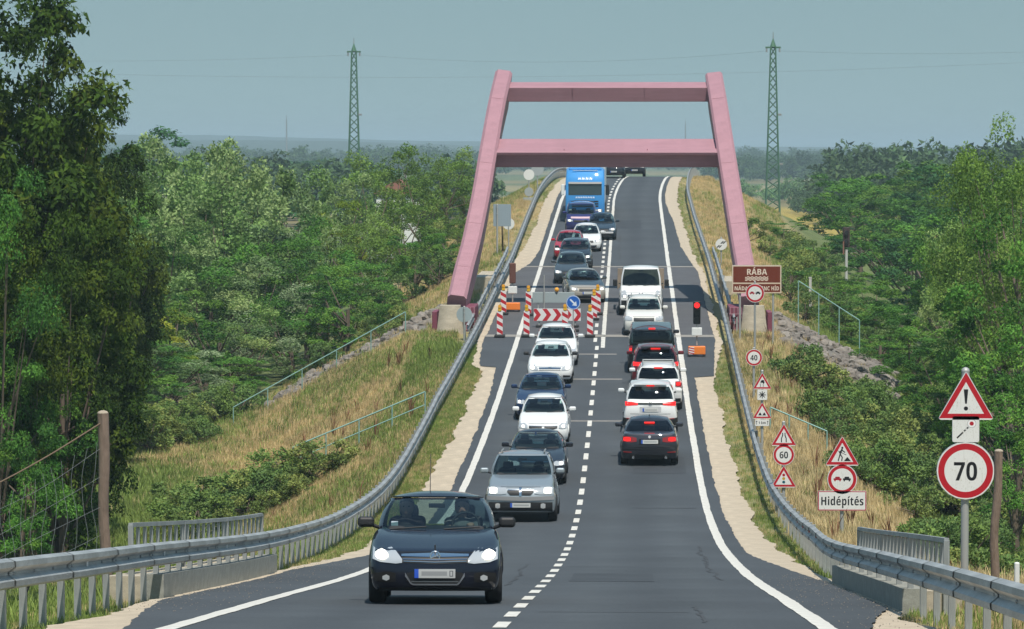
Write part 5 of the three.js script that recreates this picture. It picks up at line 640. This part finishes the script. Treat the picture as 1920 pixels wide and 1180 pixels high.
// low shrubs on the banks
const SH = [0, 1, 2, 3].map((s) => crown({ h: 1.35, r: 1.1, base: .05, clumps: 34, leaves: 3200, size: .11, cols: [[[.130, .216, .061], [.173, .259, .065]], [[.162, .227, .065], [.259, .302, .086]], [[.108, .184, .057], [.140, .216, .065]], [[.216, .270, .076], [.151, .227, .065]]][s], streak: .8, seed0: 400 + s }));
seed = 777; let shrubs = 0;
function shrubArea(n, x0, x1, d0, d1, label, hs, keep) {
  for (let i = 0; i < n; i++) { const x = rr(x0, x1), d = rr(d0, d1); if (keep && !keep(x, d)) continue; const s = SH[shrubs++ % 4], t = thing('shrub', label, 'shrub', [x, groundY(x, d) - .06, -d], label); part('foliage', s.g, mLeaf, t); part('stem', s.trunk, mBark, t); const k = rr(.75, 1.25); t.scale.set(k * rr(.9, 1.3), k * hs, k); t.rotation.y = rr(0, 6); }
}
shrubArea(120, 7.7, 15.5, 84, 158, 'low green shrub on the bank beyond the road signs', 1.0, (x, d) => !(d > 150 && x < 13) && x > 7.7 + Math.max(0, (115 - d) * .06));
shrubArea(34, 8.8, 16, 172, 250, 'low green shrub on the far bank beyond the arch, sign side', 1.1);
shrubArea(34, -13.2, -8.4, 116, 131, 'dark green shrub in the patch on the bank below the shorter handrail', .85, (x, d) => d > 115 + (x + 13.2) * 1.8);
shrubArea(20, -20, -15.6, 150, 168, 'green shrub along the foot of the long handrail', 1.0);
shrubArea(22, -14, -8.6, 180, 262, 'green shrub on the far bank beyond the arch, oncoming side', 1.1);

// ---------------------------------------------------------------- grass: tufts of bent blades
function tuft(n, h, w, spread, sd) { seed = sd; const pos = []; for (let i = 0; i < n; i++) { const a = rr(0, 6.283), l = h * rr(.55, 1.1), bx = rr(-spread, spread), bz = rr(-spread, spread), tx = bx + Math.cos(a) * l * rr(.1, .5), tz = bz + Math.sin(a) * l * rr(.1, .5), px = -Math.sin(a + rr(-1, 1)) * w, pz = Math.cos(a + rr(-1, 1)) * w, mx = lerp(bx, tx, .35), mz = lerp(bz, tz, .35), my = l * .6; pos.push(bx - px, -.04, bz - pz, bx + px, -.04, bz + pz, mx + px * .7, my, mz + pz * .7, bx - px, -.04, bz - pz, mx + px * .7, my, mz + pz * .7, mx - px * .7, my, mz - pz * .7, mx - px * .7, my, mz - pz * .7, mx + px * .7, my, mz + pz * .7, tx, l, tz); } const g = new THREE.BufferGeometry(); g.setAttribute('position', new THREE.Float32BufferAttribute(pos, 3)); g.computeVertexNormals(); return g; }
const mBlade = phys([1, 1, 1], { roughness: .8, transmission: .25, thickness: 0, side: THREE.DoubleSide, specularIntensity: .3 });
function meadow(name, label, geo, spots, colour) {
  const m = new THREE.InstancedMesh(geo, mBlade, spots.length), M = new THREE.Matrix4(), q = new THREE.Quaternion(), e = new THREE.Euler(), s = new THREE.Vector3(), c = new THREE.Color();
  spots.forEach(([x, d, k], i) => { e.set(0, rnd() * 6.28, 0); q.setFromEuler(e); s.set(k, k * rr(.75, 1.3), k); M.compose(new THREE.Vector3(x, groundY(x, d), -d), q, s); m.setMatrixAt(i, M); c.setRGB(...colour(x, d)); m.setColorAt(i, c); });
  m.name = name; shade(m); tag(m, label, 'grass', undefined, 'stuff'); scene.add(m);
}
{
  seed = 4242; const dry = [], lush = [], tall = [];
  const sow = (n, x0, x1, d0, d1, k0 = 1) => { for (let i = 0; i < n; i++) { const x = rr(x0, x1), d = rr(d0, d1), rx = x - cen(d); if (rx > sandL(d) - cen(d) - .05 && rx < sandR(d) - cen(d) + .05) continue; if (rx < 0 && d > 50.5 && d < 67 && rx > -5.8) continue; if (rx > 0 && d > 46.5 && d < 62.5 && rx < 5.75) continue; if (d > 157 && d < 203 && Math.abs(rx) < 6.0) continue; if (d > 163.8 && d < 186 && rx < -7.5 && rx > -15 && rnd() < .93) continue; if (d > 158.5 && d < 175 && rx > 8 && rx < 13.3 && rnd() < .93) continue;
    const w = dryness(x, d), inner = Math.abs(rx) < 5.6, k = k0 * (inner ? rr(.3, .6) : rr(.7, 1.2)); (rnd() < w * .9 + .04 ? (!inner && rx > 0 && rx < 10 && d < 160 && rnd() < .6 ? tall : dry) : lush).push([x, d, k]); } };
  sow(24000, -12, -4.4, 84, 164); sow(22000, -24, -10, 98, 172, 1.25); sow(9000, -9, -4.3, 31, 84, .8); sow(8000, -17, -6, 40, 84); sow(9000, 4.6, 7.2, 28, 160); sow(20000, 5.4, 14, 40, 164); sow(9000, 4.3, 13, 200, 300); sow(9000, -13, -4.3, 200, 300); sow(5000, -16, -5.5, 160, 205); sow(4000, 5.6, 16, 160, 205); sow(7000, -5.6, -4.3, 70, 160);
  const v = (b, s) => (x, d) => { const k = rr(1 - s, 1 + s) * (.8 + .4 * fbm(x * .7, d * .4, 2)); return b.map((q) => q * k); };
  meadow('dry_grass', 'straw coloured dry grass covering the road banks', tuft(18, .21, .008, .19, 51), dry, v([.58, .45, .23], .3));
  meadow('tall_dry_grass', 'tall straw grass behind the guard rail with the road signs', tuft(16, .38, .008, .17, 52), tall, v([.62, .49, .26], .25));
  meadow('green_grass', 'green grass and weeds on the verges and banks', tuft(14, .24, .012, .17, 53), lush, v([.22, .29, .07], .35));
  const weeds = []; for (let i = 0; i < 110; i++) weeds.push([rnd() < .5 ? rr(-13, -5.8) : rr(5.9, 8.5), rr(70, 160), rr(.8, 1.3)]);
  meadow('dock_weeds', 'scattered rust brown dock weed stalks on the banks', tuft(7, .8, .02, .05, 54), weeds, v([.24, .13, .07], .3));
  const peb = new THREE.InstancedMesh(stoneGeos[0], mStones[3], 900), M = new THREE.Matrix4(); for (let i = 0; i < 900; i++) { const rt = i % 2, d = rt ? rr(38, 66) : rr(44, 74), x = rt ? 4.75 - 1.0 * rnd() ** 2 : -4.7 + 1.1 * rnd() ** 2, s = rr(.005, .017); M.makeScale(s, s, s).setPosition(x, roadY(d) + .012, -d); peb.setMatrixAt(i, M); } peb.name = 'loose_grit'; shade(peb); tag(peb, 'loose pale grit scattered on the asphalt edges', 'gravel', undefined, 'stuff'); scene.add(peb);
}

// ---------------------------------------------------------------- the plain beyond: woods, hills, masts and wires
{
  seed = 99; const far = crown({ h: 10, r: 5.2, base: .3, clumps: 50, leaves: 1300, size: 1.0, cols: [[.08, .14, .055], [.1, .16, .06], [.065, .12, .05]], seed0: 900 }); seed = 991;
  const spots = []; const band = (n, d0, d1, p0, p1, k0, k1) => { for (let i = 0; i < n; i++) { const d = rr(d0, d1), x = (rr(p0, p1) - 960) * d / 7000 + 1.49 - .0316 * d; spots.push([x, d, rr(k0, k1)]); } };
  band(50, 560, 720, 380, 900, .7, 1.1); band(170, 1700, 2100, -100, 1000, .9, 1.4); band(90, 620, 760, 1560, 2050, .8, 1.3); band(70, 950, 1150, 1590, 2000, .7, 1.1); band(120, 1500, 1800, 1330, 1700, .7, 1.1); band(200, 2100, 2500, -200, 2100, .8, 1.3); band(420, 2300, 3000, -200, 2100, .9, 1.5); band(30, 890, 940, 1380, 1590, .35, .6); band(10, 700, 760, 1490, 1580, .35, .5);
  const m = new THREE.InstancedMesh(far.g, mLeaf, spots.length), M = new THREE.Matrix4(), q = new THREE.Quaternion(), e = new THREE.Euler(); spots.forEach(([x, d, k], i) => { e.set(0, rnd() * 6, 0); q.setFromEuler(e); M.compose(new THREE.Vector3(x, groundY(x, d) - .3, -d), q, new THREE.Vector3(k, k * rr(.8, 1.2), k)); m.setMatrixAt(i, M); const c = rr(.75, 1.25), pale = d > 889 && d < 941 ? 2.2 : 1; m.setColorAt(i, RGB(c * pale, c * pale, c * pale)); });
  m.name = 'far_woodland'; shade(m); tag(m, 'distant hazy woodland across the plain', 'woodland', undefined, 'stuff'); scene.add(m);
  const ridge = (d0, h0, h1, sd) => grid(160, 8, (u, v) => { const x = lerp(-1500, 1500, u) - .0316 * d0, d = d0 + v * 1400; const top = lerp(h0, h1, smooth((x + .0316 * d0 + 500) / 1000)) * (.75 + .5 * fbm(x * .002 + sd, 3, 3)); return [x, PLAIN - 3 + Math.sin(Math.min(1, v * 1.6) * Math.PI / 2) * top * (1 + .12 * fbm(x * .03, d * .02, 2)), -d, x / 60, d / 60]; });
  const mHill = mat([.04, .07, .035], .95, 0, { map: grainTex }); struct('hills', ridge(3300, 26, 15.2, 1), mHill); struct('hills', ridge(4800, 35, 19, 7), mHill);
}
const mMast = mat([.05, .14, .065], .6, .1);
function mast(label, x, d, H, top) {
  const g = thing('lattice_mast', label, 'mast', [x, groundY(x, d), -d], 'lattice power masts'); const W = (t) => lerp(1.25, .42, t), n = 20, cor = [[-1, -1], [1, -1], [1, 1], [-1, 1]], P = (c, t) => [cor[c][0] * W(t), H * t, cor[c][1] * W(t)];
  for (let c = 0; c < 4; c++) part('leg', rod(P(c, 0), P(c, 1), .15, .12, 6), mMast, g);
  for (let k = 0; k < n; k++) { const t0 = 1 - (1 - k / n) ** 1.0, t1 = (k + 1) / n; for (let c = 0; c < 4; c++) { const e = (c + 1) % 4; part('brace', (k + c) % 2 ? rod(P(c, t0), P(e, t1), .1, .1, 5) : rod(P(e, t0), P(c, t1), .1, .1, 5), mMast, g); } }
  part('cross_arm', rbox(2.6, .3, .3, .05, 0, H, 0), mMast, g); part('cap', new THREE.ConeGeometry(.55, 1.6, 8), mMast, g, [0, H + .9, 0]); part('spike', rod([0, H + 1.5, 0], [0, H + 2.6, 0], .09, .05), mSteelDark, g);
  for (const s of [-1, 1]) part('insulator', new THREE.CylinderGeometry(.12, .16, .8, 8), mSteelDark, g, [s * 1.1, H - .4, 0]); for (const t of [.34, .62]) part('bracket', rbox(.9, .35, .4, .05, W(t) + .3, H * t, 0), mSteelDark, g);
}
mast('tall green lattice mast rising from the wood on the oncoming side', -50.3, 700, 31); mast('tall green lattice mast standing behind the sign side arch leg', 25.75, 636, 30);
{
  const mW = mat([.12, .13, .14], .6), wire = (label, a, b, sag) => { const pts = []; for (let i = 0; i <= 24; i++) { const t = i / 24; pts.push(new THREE.Vector3(lerp(a[0], b[0], t), lerp(a[1], b[1], t) - sag * 4 * t * (1 - t), -lerp(a[2], b[2], t))); } const o = shade(new THREE.Mesh(new THREE.TubeGeometry(new THREE.CatmullRomCurve3(pts), 48, .014, 4), mW)); o.name = numbered('power_line'); tag(o, label, 'power line', 'power lines in the sky'); scene.add(o); };
  const y0 = groundY(-50.3, 700), y1 = groundY(25.75, 636);
  wire('thin power line hung between the two lattice masts', [-49.2, y0 + 30.4, 700], [24.6, y1 + 29.4, 636], 1.6); wire('thin power line running off from the mast on the oncoming side', [-51.4, y0 + 30.4, 700], [-190, 36, 720], 2.5); wire('thin power line running off from the mast behind the sign side arch', [26.9, y1 + 29.4, 636], [120, 34, 590], 2);
  wire('lower thin power line passing below the mast heads', [-190, 33, 740], [130, 33, 660], 5);
  // small white building showing through the wood, and thin far chimneys
  const hx = -24.5, hd = 420, gy = groundY(hx, hd), h = thing('white_house', 'small white building half hidden behind the poplars', 'house', [hx, gy, -hd]); const wl = mat([.75, .74, .7], .8); part('wall', box(5, 7.5, 4, 0, 3.75, 0), wl, h); const sh = new THREE.Shape([[-2.9, 0], [2.9, 0], [0, 1.7]].map((p) => new THREE.Vector2(...p))); part('roof', new THREE.ExtrudeGeometry(sh, { depth: 4.6, bevelEnabled: false }), mat([.3, .12, .08], .8), h, [0, 7.505, -2.3]); for (const x of [-1.2, 1.2]) part('window', box(.9, 1.2, .06, x, 5.6, 2.02), mat([.04, .1, .1], .2), h);
  for (const [x, d, t, l] of [[-238, 2600, 38, 'faint thin mast far off above the silvery willows'], [40, 2600, 34, 'faint thin mast far off between the arch legs']]) { const o = thing('far_mast', l, 'mast', [x, groundY(x, d), -d]); part('shaft', rod([0, -1, 0], [0, t - 3, 0], .8, .5, 6), mSteelDark, o); part('tip', rod([0, t - 3, 0], [0, t, 0], .3, .15, 5), mSteelDark, o); }
}
renderer.render(scene, camera);
